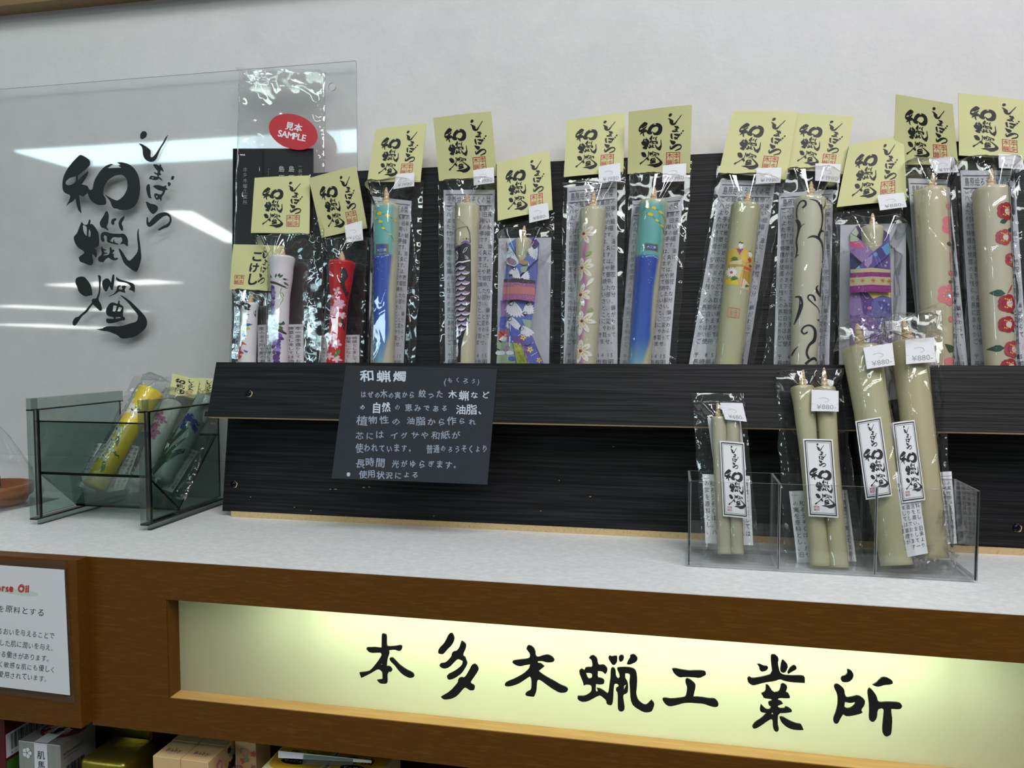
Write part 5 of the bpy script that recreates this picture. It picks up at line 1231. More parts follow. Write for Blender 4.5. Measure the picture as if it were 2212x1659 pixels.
# ---- 11 purple robe
e = package('packet with a candle in a purple paper robe with magenta and gold sash', (1882, 784))
c = Candle(BP, (1884.5, 492), (1880, 800), [(0, 22), (.12, 20), (.3, 9), (1, 8)], 0.0075); b_ = c.body('candle', e, None, 30, 32); c.wick(b_, (1885.3, 459), 7)
s = px_sheet(BP, [(1815, 486), (1957, 482), (1958, 802), (1812, 802)], 0.0032, wave=.001, seed=8); s.obj('backing_paper', 'paper_grey', e, 6, 12, .0003)
Zf = lambda p: [(1820 + a_ / 6.91, 480 + b_ / 6.91) for a_, b_ in p]; Zk = zoomed(1820, 480, 6.91); bf = kb(1881, 46)
PUR = (104, 78, 150)
plate('robe_back', BP, Zf([(290, 30), (200, 60), (110, 180), (130, 400), (300, 430), (300, 90), (590, 90), (600, 430), (700, 400), (695, 180), (600, 100)]), 0.006, .0006, (74, 52, 96), Zk([([(115, 180), (200, 70), (240, 160), (160, 290)], (188, 206, 178))]), e)
plate('robe_body', BP, Zf([(108, 420), (440, 520), (705, 400), (725, 1000), (740, 1400), (745, 2260), (100, 2260), (108, 1400)]), 0.0200, .0008, PUR, Zk(
    [([(110, 480), (300, 600), (190, 700), (115, 700)], (48, 44, 110)), ([(445, 520), (705, 440), (705, 700), (400, 690)], (92, 72, 142)),
     ([(108, 1040), (250, 1045), (310, 1370), (150, 1400), (105, 1360)], (142, 118, 172)), ([(250, 1045), (360, 1045), (470, 1150), (440, 1330), (310, 1390)], (84, 52, 124)), ([(360, 1040), (725, 1050), (725, 1130), (600, 1090), (460, 1140)], (222, 206, 120)), ([(440, 1180), (600, 1095), (730, 1140), (735, 1500), (500, 1500), (420, 1300)], (92, 96, 158)), ([(520, 1180), (600, 1160), (720, 1250), (735, 1380), (600, 1340)], (70, 66, 134)), ([(150, 1410), (310, 1360), (480, 1480), (480, 2250), (100, 2250)], (112, 86, 158))]
    + [(ell(405, 1280, 34, 22, -.2), (206, 130, 170)), (stroke([(300, 1060), (350, 1130), (390, 1130)], 8), (186, 170, 200))]
    + [x for (px_, py_) in ((620, 1170), (580, 1280), (690, 1230), (200, 1110), (245, 1300), (660, 600), (640, 650)) for x in blossom(px_, py_, 22, 6, ((190, 180, 214), (220, 214, 232)), (236, 230, 240), wd=.3)]
    + [(ell(random.Random(i).uniform(120, 300), random.Random(i + 7).uniform(1060, 1360), 4, 4, 0, 5), (176, 156, 200)) for i in range(40)]), e, bf)
plate('left_lapel', BP, Zf([(112, 290), (120, 150), (230, 230), (450, 430), (440, 520), (290, 600), (108, 440)]), 0.0227, .0006, (150, 118, 176), Zk([([(115, 170), (240, 240), (230, 290), (115, 290)], (178, 206, 170)), ([(115, 292), (235, 280), (340, 350), (330, 388), (120, 372)], (206, 84, 134)), (stroke([(180, 320), (250, 300), (320, 380)], 6), (226, 180, 200))]), e, bf)
plate('right_lapel', BP, Zf([(600, 330), (700, 180), (706, 470), (440, 700), (190, 700), (450, 450)]), 0.0234, .0006, (86, 74, 150), Zk(
    [([(575, 380), (690, 300), (705, 450), (660, 495)], (96, 160, 206)), (ell(490, 478, 34, 34, 0, 7), (110, 150, 204)), ([(330, 560), (450, 480), (440, 600), (380, 680), (325, 640)], (160, 140, 186)), (stroke([(490, 510), (510, 590), (540, 650)], 5), (160, 160, 210)), (stroke([(540, 500), (560, 580), (590, 670)], 5), (160, 160, 210)), ([(195, 695), (250, 645), (265, 690)], (130, 196, 210)), ([(500, 420), (560, 370), (600, 400), (640, 500), (560, 560)], (60, 56, 120))]), e, bf)
fl2 = []
for (x, y) in ((150, 880), (300, 870), (460, 865), (600, 868), (700, 880)): fl2 += blossom(x, y, 40, 6, ((214, 120, 66), (206, 100, 56)), (160, 60, 40), wd=.34)
plate('sash', BP, Zf([(125, 705), (430, 680), (718, 715), (725, 1050), (440, 1035), (108, 1055)]), 0.0249, .0010, (134, 28, 120), Zk([([(120, 705), (430, 678), (718, 710), (718, 755), (430, 742), (120, 760)], (190, 178, 136)), ([(112, 830), (430, 810), (722, 822), (722, 945), (430, 930), (110, 952)], (184, 180, 138))] + fl2 + [(ell(random.Random(i).uniform(125, 715), (785 if i % 2 else 990) + random.Random(i + 9).uniform(-22, 22), 4, 4, 0, 5), (200, 90, 190)) for i in range(80)]), e, bf)
bag_for(e, [(1806, 443), (1960, 430), (1959, 786), (1812, 786)], [Candle(BP, (1884, 540), (1880, 800), [(0, 42), (1, 42)], 0.0020)], 23, card_w=0.003, neck=0.036)
header_card(BP, [(1834, 314), (1952, 290), (1958.8, 432.6), (1807.4, 447.3)], 0.0105, e, seed=14)
price_tag(BP, [(1894.8, 421.5), (1952.5, 416), (1958.8, 447), (1901, 454.6)], 0.0170, e, '¥880-')

# ---- 12 plum blossom
e = package('packet with a thick cream candle edged with pink plum blossom', (2027, 788))
c = std_candle(e, (2011, 413), (2027, 792), [(0, 34), (.5, 31), (1, 27)], (2017, 372), 0.0035, lambda x, t, cc: (200, 192, 162))
Z = zoomed(1800, 190, 2.721); PK = ((224, 128, 140), (232, 146, 152)); shp = []
def plum(cx, cy, r_):
    o = [(ell(cx + r_ * .55 * math.cos(a_), cy + r_ * .55 * math.sin(a_), r_ * .5, r_ * .5), PK[0]) for a_ in [2 * math.pi * i / 5 - 1.2 for i in range(5)]]
    o += [(ell(cx + r_ * .45 * math.cos(a_), cy + r_ * .45 * math.sin(a_), r_ * .07, r_ * .07, 0, 6), (230, 190, 40)) for a_ in [2 * math.pi * i / 9 for i in range(9)]]
    o.append((ell(cx, cy, r_ * .2, r_ * .2), (90, 175, 180))); return o
shp += plum(665, 835, 62) + plum(645, 1240, 62) + plum(690, 1015, 38) + [(ell(645, 722, 17, 17), PK[0]), (ell(662, 1110, 17, 17), PK[0]), (ell(660, 1378, 17, 17), PK[0]), (ell(652, 942, 16, 12), (96, 70, 46)), (ell(660, 1163, 13, 10), (96, 70, 46))]
shp += [(stroke([(690, 1300), (685, 1400), (690, 1500), (680, 1640)], [4, 8, 12, 10]), (78, 56, 40)), ([(625, 1520), (680, 1530), (690, 1560), (650, 1570)], (60, 80, 50)), (ell(670, 1620, 50, 26), PK[0])]
decal_mesh('painted_plum', Z(shp), c.map_px, c.o)
leaflet_rows(BP, [(1962, 385), (2050, 388), (2092, 806), (1990, 806)], 0.0022, e, seed=7)
bag_for(e, [(1950, 352), (2070, 340), (2097, 790), (1984, 790)], [c], 24, card_w=0.002, neck=0.036, wback=0.0006)
header_card(BP, [(1935.2, 204), (2058, 225), (2070, 357), (1930.5, 355.4)], 0.0070, e, seed=15, tilt=0.017)
price_tag(BP, [(2005.8, 344.4), (2061, 338.8), (2071, 372), (2019.8, 374.5)], 0.0125, e, '¥1980')

# ---- 13 camellia
e = package('packet with a thick cream candle painted with red camellias, rightmost on the ledge', (2160, 788))
c = std_candle(e, (2140, 410), (2160, 792), [(0, 34.5), (.5, 31), (1, 27.5)], (2142, 362), 0.0040, lambda x, t, cc: (200, 194, 172))
shp = []
def camel(cx, cy, r_, col):
    o = [(ell(cx + r_ * .4 * math.cos(a_), cy + r_ * .4 * math.sin(a_), r_ * .66, r_ * .66, 0, 10), col) for a_ in [2 * math.pi * i / 5 for i in range(5)]]
    o += [(stroke([(cx - r_ * .3, cy + r_ * .5), (cx - r_ * .6, cy), (cx - r_ * .2, cy - r_ * .6)], r_ * .08), tuple(v * .65 for v in col)), (ell(cx + r_ * .2, cy, r_ * .36, r_ * .42), (226, 214, 206))]
    o += [(ell(cx + r_ * (-.3 + .22 * (i % 4)), cy + r_ * (.35 if i > 3 else -.5) + (i % 3) * 3, r_ * .09, r_ * .09, 0, 6), (232, 196, 50)) for i in range(8)]; return o
RD = (166, 32, 52); RP_ = (176, 70, 84); LG = (36, 78, 62)
shp += [(leaf(940, 825, -1.6 + 1.2, 50, 30), LG), (leaf(990, 880, -1.0, 40, 26), LG), (leaf(1010, 1050, 1.0, 40, 24), LG), (leaf(975, 1235, -3.0, 78, 42), LG), (leaf(1000, 1420, .8, 46, 28), LG), (leaf(975, 1545, 3.14, 75, 40), LG), (leaf(1000, 1330, .5, 36, 24), LG), (stroke([(985, 1235), (1005, 1205), (1015, 1180)], [4, 12, 5]), (176, 60, 80))]
shp += camel(975, 755, 52, RD) + camel(965, 908, 46, RP_) + camel(1010, 1035, 40, RP_) + camel(988, 1290, 52, RD) + camel(985, 1410, 46, RD) + camel(1018, 1550, 48, RP_) + camel(1000, 1650, 46, RD)
decal_mesh('painted_camellia', Z(shp), c.map_px, c.o)
leaflet_rows(BP, [(2073.8, 368), (2191, 368), (2221, 806), (2099, 806)], 0.0026, e, seed=8)
bag_for(e, [(2072, 335), (2224, 335), (2232, 790), (2096, 790)], [c], 25, card_w=0.003, neck=0.036)
header_card(BP, [(2070, 201), (2217, 216.5), (2224, 348), (2072, 335)], 0.0085, e, seed=16, tilt=0.004)
price_tag(BP, [(2156.5, 333), (2208, 335), (2213.5, 366.4), (2158, 362.7)], 0.0140, e, '¥1980')
# ---- 14: left edge of one more packet at the frame's right border is hidden; nothing to build
# ================================================================= CLEAR BOX WITH PLAIN CANDLES
cb = empty('acrylic_box', (0.131, 0.728, 0.0), 'clear acrylic box with three compartments standing on the worktop', 'acrylic box')
X0, X1, Y0, Y1, HB = 0.0145, 0.2490, 0.7000, 0.7575, 0.0775; T = 0.0022
def panel(name, x0, x1, y0, y1, z0, z1, parent, mats=('acrylic_clear', 'acrylic_edge')):
    """clear panel: the broad faces are clear, the four narrow edges imitate edge light and reflection by tint"""
    d = [x1 - x0, y1 - y0, z1 - z0]; k = d.index(min(d))
    fm = {0: (1, 1, 1, 0, 1, 0), 1: (1, 1, 0, 1, 0, 1), 2: (0, 0, 1, 1, 1, 1)}[k]
    V, F = box_vf(x0, x1, y0, y1, z0, z1); return mesh_obj(name, V, F, list(mats), parent, midx=fm)
ZL = 0.0022
panel('front_panel', X0, X1, Y0, Y0 + T, ZL, HB, cb); panel('back_panel', X0, X1, Y1 - T, Y1, ZL, HB + .0002, cb)
for x in (X0, 0.0905, 0.1692, X1 - T): panel('side_panel' if x in (X0, X1 - T) else 'divider', x, x + T, Y0 + T, Y1 - T, ZL + T, HB, cb)
for x in (X0, 0.0905, 0.1692, X1 - T):
    box('refraction_strip', x + T * .25, x + T * .55, Y0 + (T if 0.02 < x < 0.24 else 0) - .0001, Y0 + T + .0006, ZL, HB - .001, 'acrylic_shade_edge', cb)  # dark strips added to imitate refraction lines beside the panel edges
panel('bottom_panel', X0 + T, X1 - T, Y0 + T, Y1 - T, ZL, ZL + T, cb)
for x in (X0 + .006, X1 - .012):
    for y in (Y0 + .002, Y1 - .008): box('foot', x, x + .007, y, y + .006, 0.0, ZL, 'acrylic_clear', cb)
FP = Plane(0.722, 0.005, 16.0)
def fcandle(e, top, bot, prof, wb, tip, r0=6, colf=None):
    c = Candle(FP, top, bot, prof, wb); o = c.body('candle', e, colf or (lambda x, t, cc: (192, 188, 152))); c.o = o
    if tip: c.wick(o, tip, r0)
    return c
FG = 'plain candle packets in the clear box'
# pair of thin candles
e = package('packet of two thin plain candles in the left compartment', (1578, 1200), 0.004, FG, FP)
wl = -0.006
thin = lambda x, t, cc: (188, 184, 160)
c1 = fcandle(e, (1552, 902), (1565, 1197), [(0, 15.5), (1, 13.5)], wl, (1550, 868), 6, thin); c2 = fcandle(e, (1582, 902), (1592.5, 1197), [(0, 14.5), (1, 13.5)], wl, (1585, 872), 6, thin)
s = px_sheet(FP, [(1528, 903), (1600, 906), (1612, 1015), (1543, 1013)], wl - .0006); s.obj('folded_paper', 'paper_white', e, 3, 3, .0003)
leaflet_cols(FP, [(1517, 1024), (1620, 1028), (1627, 1178), (1524, 1173)], wl - .0002, e, ncol=8, start=4, nch=8, top=.93)
film_bag(FP, [(1494.6, 843.6), (1609.7, 845.8), (1645, 1216), (1520, 1211)], e, [c1, c2], wback=wl - .0012, seed=41, neck=.016, card_w=.004)
wf = c1.wc + c1.rmax + .0022
brush_label(FP, [(1554.8, 952), (1607.5, 956.4), (1615.8, 1120), (1562, 1115)], wf, e, .0008)
price_tag(FP, [(1555, 870), (1604, 870.7), (1613.3, 911), (1566.7, 906)], wf - .002, e, '¥680-')
# pair of flared candles
e = package('packet of two flared plain candles in the middle compartment', (1790, 1226), 0.004, FG, FP)
wl = -0.009
c1 = fcandle(e, (1732.5, 837), (1772, 1223), [(0, 24), (.12, 21), (.4, 18), (.8, 18.5), (1, 19.5)], wl, (1735, 797), 7); c2 = fcandle(e, (1781, 839), (1812, 1226), [(0, 22.5), (.12, 20), (.4, 18), (.8, 18.5), (1, 19.5)], wl, (1780, 792), 7)
leaflet_cols(FP, [(1704.5, 1061), (1830, 1058), (1850, 1213), (1722, 1216)], wl - .0002, e, ncol=8, start=4, nch=9)
film_bag(FP, [(1677, 803), (1820, 795), (1876, 1229), (1698, 1228)], e, [c1, c2], wback=wl - .0012, seed=42, neck=.02, crinkle=1.3, card_w=.004)
wf = max(c1.wc + c1.rmax, c2.wc + c2.rmax) + .0022
brush_label(FP, [(1734.4, 948), (1798.7, 949), (1811.2, 1118.8), (1747, 1115)], wf, e, .001)
price_tag(FP, [(1753.3, 841.6), (1811.5, 844.4), (1811.5, 889.3), (1752.4, 888)], wf - .001, e, '¥880-')
# two thick ones leaning in the right compartment
e = package('packet with one thick plain candle leaning left, front one in the right compartment', (1937, 1222), 0.004, FG, FP)
wl = -0.009
c1 = fcandle(e, (1860, 752), (1937, 1221), [(0, 37.5), (.3, 34), (1, 30)], wl, (1851, 697), 12)
s = px_sheet(FP, [(1873, 790), (1933, 786), (1939, 862), (1878, 872)], wl - .0004); s.obj('folded_paper', 'paper_grey', e, 3, 3, .0003)
leaflet_cols(FP, [(1922, 1021), (1978.6, 1014), (2004.5, 1195), (1950, 1206)], .0185, e, ncol=5, start=1, nch=12)
film_bag(FP, [(1815, 700), (1968, 690), (2012, 1232), (1892, 1238)], e, [c1], wback=wl - .0012, seed=43, neck=.03, crinkle=2.2, card_w=.02)
wf = c1.wc + c1.rmax + .0026
brush_label(FP, [(1847.5, 910), (1902.7, 900.4), (1927.3, 1071), (1870.6, 1079.7)], wf, e, .0012)
price_tag(FP, [(1864.9, 751), (1927.7, 741), (1933, 788.5), (1872.6, 797.4)], wf + .001, e, '¥880-')
e = package('packet with one thick plain candle in crumpled film, rightmost in the clear box', (2015, 1210), 0.004, FG, FP)
wl = -0.013
c1 = fcandle(e, (1963, 740), (2013, 1206), [(0, 34.5), (.3, 32), (1, 30)], wl, (1951, 690), 12, lambda x, t, cc: (194, 184, 148))
s = px_sheet(FP, [(2000, 780), (2024, 778), (2027, 887), (2004, 889)], wl - .0004); s.obj('folded_paper', 'paper_grey', e, 3, 3, .0003)
leaflet_cols(FP, [(1975, 1022), (2055.8, 1018), (2067, 1174), (2000, 1182)], wl - .0002, e, ncol=7, start=1, nch=12)
film_bag(FP, [(1905, 690), (2042, 662), (2068, 1236), (1955, 1240)], e, [c1], wback=wl - .0012, seed=44, nu=64, nv=150, neck=.03, crinkle=3.0, card_w=.02)
wf = c1.wc + c1.rmax + .0026
brush_label(FP, [(1927.7, 913), (1975.6, 907), (1999, 1080), (1948, 1087)], wf, e, .0012)
price_tag(FP, [(1955.5, 734.5), (2016.4, 728.7), (2021.8, 782), (1957.4, 786.6)], wf + .001, e, '¥880-')
# crumpled film: gathered top and a loose loop at the foot
def crumple(name, pl, pts, w, parent, seed, amp=.004, n=16):
    """a puckered fan of film through an outline of image points"""
    cx = sum(p[0] for p in pts) / len(pts); cy = sum(p[1] for p in pts) / len(pts); V = []; F = []; k = len(pts); rnd = random.Random(seed)
    ringN = 7; seg = k * 6
    for j in range(ringN + 1):
        t = j / ringN
        for i in range(seg):
            a_ = i / 6; i0 = int(a_) % k; i1 = (i0 + 1) % k; q_ = a_ - int(a_)
            x = pts[i0][0] * (1 - q_) + pts[i1][0] * q_; y = pts[i0][1] * (1 - q_) + pts[i1][1] * q_
            xx, yy = cx + (x - cx) * t, cy + (y - cy) * t
            h = amp * (abs(noise.noise(Vector((i * .55, seed, t * 1.2)))) * 2.2 * t * (1.2 - .4 * t) + .5 * noise.noise(Vector((xx * .05, yy * .05, seed))))
            V.append(pl.px(xx, yy, w + h))
    for j in range(ringN):
        for i in range(seg): F.append((j * seg + i, (j + 1) * seg + i, (j + 1) * seg + (i + 1) % seg, j * seg + (i + 1) % seg))
    return mesh_obj(name, V, F, 'film', parent, smooth=False)
crumple('bag_top', FP, [(1838, 690), (1880, 668), (1960, 680), (2042, 648), (2046, 716), (1990, 740), (1940, 725), (1905, 752), (1850, 745), (1800, 760), (1812, 715)], 0.020, e, 3, .010)
crumple('bag_foot', FP, [(2030, 1100), (2068, 1110), (2092, 1149), (2072, 1200), (2046, 1236), (1990, 1240), (1960, 1215), (2010, 1170)], 0.012, e, 9, .008)

# ================================================================= SMOKED RACK ON THE LEFT
rk = empty('smoked_rack', (-0.616, 0.79, 0.0), 'smoked transparent acrylic rack with a slanted trough, on the worktop at the left', 'rack')
RYF, RYB, RZ = 0.7190, 0.8605, 0.1400
SM = ('acrylic_smoked', 'acrylic_shade_edge')
for x, sgn in ((-0.6915, 1), (-0.5535, -1)):
    # thin wall, thick moulded rim at front and top, recessed foot
    panel('side_wall', x + .0028, x + .0052, RYF + .006, RYB, 0.010, RZ - .012, rk, SM)
    box('rim', x, x + .0085, RYF, RYF + .0065, 0.0075, RZ, 'acrylic_smoked_rim', rk, midx=None)
    box('rim', x, x + .0085, RYF + .0065, RYB, RZ - .0125, RZ, 'acrylic_smoked_rim', rk)
    box('rim_shade_strip', x - .0002, x + .0087, RYF + .0063, RYB, RZ - .0135, RZ - .0123, 'acrylic_shade_edge', rk)  # these dark bars are added to imitate internal reflection along the rim
    box('rim_shade_strip', x + .0068, x + .0092, RYF + .0060, RYF + .0078, 0.0075, RZ - .012, 'acrylic_shade_edge', rk)
    box('rim_shade_strip', x - .0002, x + .0087, RYF - .0002, RYB, 0.0062, 0.0080, 'acrylic_shade_edge', rk)
    box('foot_rail', x + .0040, x + .0080, RYF + .006, RYB, 0.0006, 0.0062, 'acrylic_smoked_rim', rk)
    box('rim_shade_strip', x + .0038, x + .0082, RYF + .0058, RYB, 0.0, 0.0008, 'acrylic_shade_edge', rk)
    box('rim_shade_strip', x - .0002, x + .0087, RYF - .0002, RYF + .0008, RZ - .0135, RZ - .012, 'acrylic_shade_edge', rk)
xa, xb = -0.6863, -0.5507
def slab(name, p, q, th=.0024):
    """trough sheet between two (y,z) points"""
    p, q = np.array(p), np.array(q); d = (q - p) / np.linalg.norm(q - p); nrm = np.array([-d[1], d[0]]) * th
    c4 = [p, q, q + nrm, p + nrm]
    V = [(x, c[0], c[1]) for x in (xa, xb) for c in c4]
    F = [(0, 1, 2, 3), (7, 6, 5, 4), (0, 4, 5, 1), (1, 5, 6, 2), (2, 6, 7, 3), (3, 7, 4, 0)]
    return mesh_obj(name, V, F, list(SM), rk, midx=[1, 1, 0, 1, 0, 1])
A_, B_, C_, D_ = (.7265, .1145), (.7275, .0565), (.7810, .0100), (.8590, .0870)
slab('trough_front', A_, B_); slab('trough_slope', B_, C_); slab('trough_back', C_, D_)
for p_ in (A_, B_, C_, D_): box('trough_shade_strip', xa, xb, p_[0] - .0004, p_[0] + .0016, p_[1] - .0008, p_[1] + .0008, 'acrylic_shade_edge', rk)  # dark bars imitating internal reflection where the trough sheets meet
box('back_lip', xa, xb, .8568, .8590, .0862, .0885, 'acrylic_shade_edge', rk)

KP = Plane(0.784, 0.0145, 37.0)
RG = 'painted candle packets in the smoked rack'
def kcandle(e, top, bot, prof, col, wb=0.002):
    c = Candle(KP, top, bot, prof, wb); c.o = c.body('candle', e, lambda x, t, cc: col, 40, 36); return c
# front yellow one
e = package('packet with a yellow candle painted with white blossom, leaning in the smoked rack', (205, 1052), 0.004, RG, KP)
c = kcandle(e, (326, 846), (203, 1052), [(0, 25.5), (.15, 23), (1, 20.5)], (232, 208, 52), 0.010)
Z = zoomed(0, 780, 4.254); shp = []
for (x, y, a_, l) in ((1230, 400, -2.3, 60), (1190, 470, 2.3, 80), (1290, 480, .3, 60), (1130, 560, 2.0, 110), (1090, 640, 2.3, 70), (1060, 700, 2.8, 70), (1140, 720, 1.8, 120), (990, 830, 2.2, 90), (1080, 860, .9, 70), (1010, 960, 1.8, 80), (950, 920, 2.2, 90), (1000, 1000, 2.0, 60)): shp.append((leaf(x, y, a_, l, 30), (86, 130, 44)))
for (x, y, r_) in ((1225, 432, 62), (1265, 508, 60), (1195, 520, 40), (1115, 690, 66), (1030, 762, 62), (1075, 790, 44), (1010, 850, 56), (1060, 855, 40), (965, 890, 46), (1000, 930, 44)):
    shp += blossom(x, y, r_, 5, ((226, 226, 214), (238, 238, 230)), (58, 96, 56), rot=x * .01, wd=.55)
decal_mesh('painted_blossom', Z(shp), c.map_px, c.o)
leaflet_cols(KP, [(206, 957), (262, 962), (205, 1062), (163, 1048)], 0.0085, e, ncol=4, start=6, nch=9, top=.97)
leaflet_cols(KP, [(276, 960), (302, 964), (268, 1058), (232, 1062)], 0.0088, e, ncol=3, start=2, nch=9, top=.97)
film_bag(KP, [(280, 803), (372, 806), (285, 1066), (163, 1052)], e, [c], wback=0.0075, seed=51, crinkle=1.8, nu=40, nv=80, card_w=.01)
s, cd_ = header_card(KP, [(372, 806), (430, 822), (424, 862), (366, 852)], 0.012, e, seed=21, tilt=.004)
# two behind with pink flowers and one with the iris
e = package('packet with a white candle painted with pink flowers, middle one in the smoked rack', (300, 1050), 0.004, RG, KP)
c = kcandle(e, (372, 872), (300, 1050), [(0, 21), (1, 18)], (214, 216, 210), 0.004)
Z = zoomed(0, 780, 4.254); shp = []
for (x, y, a_, l) in ((1450, 560, -1.2, 80), (1480, 620, 2.6, 90), (1440, 650, 1.4, 90), (1460, 700, 2.6, 70), (1300, 880, -2.6, 70), (1260, 950, 2.6, 80), (1240, 1010, 1.7, 90), (1200, 1090, 2.0, 90)): shp.append((leaf(x, y, a_, l, 34), (36, 78, 60)))
for (x, y, r_) in ((1495, 545, 60), (1530, 590, 40), (1480, 640, 36), (1455, 700, 56), (1440, 740, 40), (1290, 930, 56), (1275, 985, 40)): shp += blossom(x, y, r_, 5, ((186, 104, 142), (206, 140, 170)), (120, 50, 90), rot=y * .02)
decal_mesh('painted_flowers', Z(shp), c.map_px, c.o)
leaflet_cols(KP, [(330, 965), (348, 968), (300, 1064), (280, 1062)], 0.0030, e, ncol=3, start=1, nch=9, top=.97)
film_bag(KP, [(345, 842), (412, 850), (340, 1075), (262, 1070)], e, [c], wback=0.0020, seed=52, crinkle=1.6, nu=36, nv=70, card_w=.008)
header_card(KP, [(385, 812), (444, 826), (440, 868), (380, 858)], 0.009, e, seed=22, tilt=.004)
e = package('packet with a white candle painted with a blue iris, rightmost in the smoked rack', (345, 1040), 0.004, RG, KP)
c = kcandle(e, (449, 862), (346, 1036), [(0, 22), (1, 19)], (200, 206, 204), 0.004)
IB = (40, 44, 170); shp = []
for (p, q) in (((1420, 1060), (1640, 680)), ((1430, 1040), (1660, 760)), ((1450, 1020), (1700, 700)), ((1480, 1030), (1740, 740)), ((1500, 990), (1640, 720)), ((1440, 1080), (1680, 850)), ((1560, 960), (1750, 800))): shp.append((stroke([p, ((p[0] + q[0]) / 2 - 12, (p[1] + q[1]) / 2), q], [40, 30, 4]), (26, 74, 44) if p[0] % 20 else (40, 92, 52)))
shp += [(stroke([(1620, 800), (1700, 720), (1760, 650)], [18, 26, 34]), (40, 88, 50)), (petal(1770, 610, -2.4, 70, 36), IB), (petal(1775, 610, -1.75, 75, 40), IB), (petal(1780, 610, -1.1, 80, 42), IB), (petal(1785, 612, -.4, 80, 40), IB), (petal(1780, 620, .3, 70, 40), IB), (petal(1765, 625, 2.6, 95, 56), (56, 60, 190)), (petal(1770, 600, 3.0, 80, 36), IB), (stroke([(1800, 640), (1820, 680), (1790, 720)], [14, 26, 14]), (60, 56, 170)), (stroke([(1740, 600), (1760, 620), (1790, 650)], [3, 10, 3]), (210, 180, 90))]
decal_mesh('painted_iris', Z(shp), c.map_px, c.o)
leaflet_cols(KP, [(405, 968), (428, 974), (372, 1064), (350, 1056)], 0.0030, e, ncol=3, start=4, nch=9, top=.97)
film_bag(KP, [(415, 850), (478, 860), (392, 1072), (318, 1060)], e, [c], wback=0.0020, seed=53, crinkle=1.5, nu=36, nv=70, card_w=.008)
header_card(KP, [(410, 817), (468, 818), (466, 866), (402, 862)], 0.0055, e, seed=23, tilt=.004)

# ================================================================= FILM-WRAPPED DISH AT THE LEFT EDGE
dp = empty('wrapped_dish', (-0.826, 0.805, 0.0), 'brown glazed dish with a dark bundle wrapped in clear film, at the left edge', 'dish')
def lathe(name, prof, c, mat, parent, n=40, sx=1.0, sy=1.0, smooth=True, wob=0):
    V = []; F = []
    for (r_, z) in prof:
        for i in range(n):
            a_ = 2 * math.pi * i / n; rr = r_ * (1 + wob * noise.noise(Vector((math.cos(a_) * 2, math.sin(a_) * 2, z * 60))))
            V.append((c[0] + rr * sx * math.cos(a_), c[1] + rr * sy * math.sin(a_), c[2] + z))
    F = [(j * n + i, j * n + (i + 1) % n, (j + 1) * n + (i + 1) % n, (j + 1) * n + i) for j in range(len(prof) - 1) for i in range(n)]
    F.append(tuple(range(n))[::-1]); F.append(tuple(range((len(prof) - 1) * n, len(prof) * n)))
    return mesh_obj(name, V, F, mat, parent, smooth=smooth)
DC = (-0.826, 0.800, 0.0012)
lathe('dish', [(.036, 0), (.040, .004), (.041, .008), (.0465, .012), (.0475, .021), (.0470, .0245), (.0435, .0250), (.0420, .0235), (.036, .014), (.020, .011)], DC, 'ceramic_brown', dp)
lathe('bundle', [(.014, .011), (.022, .020), (.0235, .032), (.020, .046), (.016, .052), (.019, .060), (.017, .070), (.006, .075)], (-0.843, 0.800, 0.0012), 'dark_cloth', dp, 28, wob=.12)
lathe('wrapping_film', [(.050, 0.0), (.0545, .004), (.053, .014), (.050, .026), (.044, .044), (.034, .064), (.022, .084), (.010, .100), (.004, .106), (.012, .118)], DC, 'film', dp, 44, wob=.16)
box('base_tray', -0.90, -0.7735, 0.748, 0.852, 0.0, 0.0012, 'acrylic_clear', dp)

# ================================================================= GOODS ON THE SHELF BELOW
SH = -0.262
def carton(name, x0, x1, y0, y1, z1, mat, label, cat, group=None, bev=.0006):
    e = empty(name, ((x0 + x1) / 2, (y0 + y1) / 2, SH), label, cat, group)
    b_ = box('carton_body', x0, x1, y0, y1, SH, z1, mat, e, bev); return e, b_
def topxy(x, y, z): return on_z(x, y, z)
def face_text(txt, org, ex, ey, size, mat, parent, lift, res=1, vertical=False, width=None, name='print'):
    org, ex, ey = map(np.array, (org, ex, ey)); nn = np.cross(ex, ey); nn = nn / np.linalg.norm(nn)
    its = [(ch, 0, -i * size * 1.12 - size, size) for i, ch in enumerate(txt)] if vertical else line_items(txt, 0, 0, size, width)
    V, F = text2d(its, 1); return mesh_obj(name, [org + ex * a_ + ey * b_ + nn * lift for a_, b_ in V], F, mat, parent)
def quadm(name, pts, mat, parent, lift=(0, 0, 0)):
    return mesh_obj(name, [np.array(p) + np.array(lift) for p in pts], [tuple(range(len(pts)))], mat, parent)
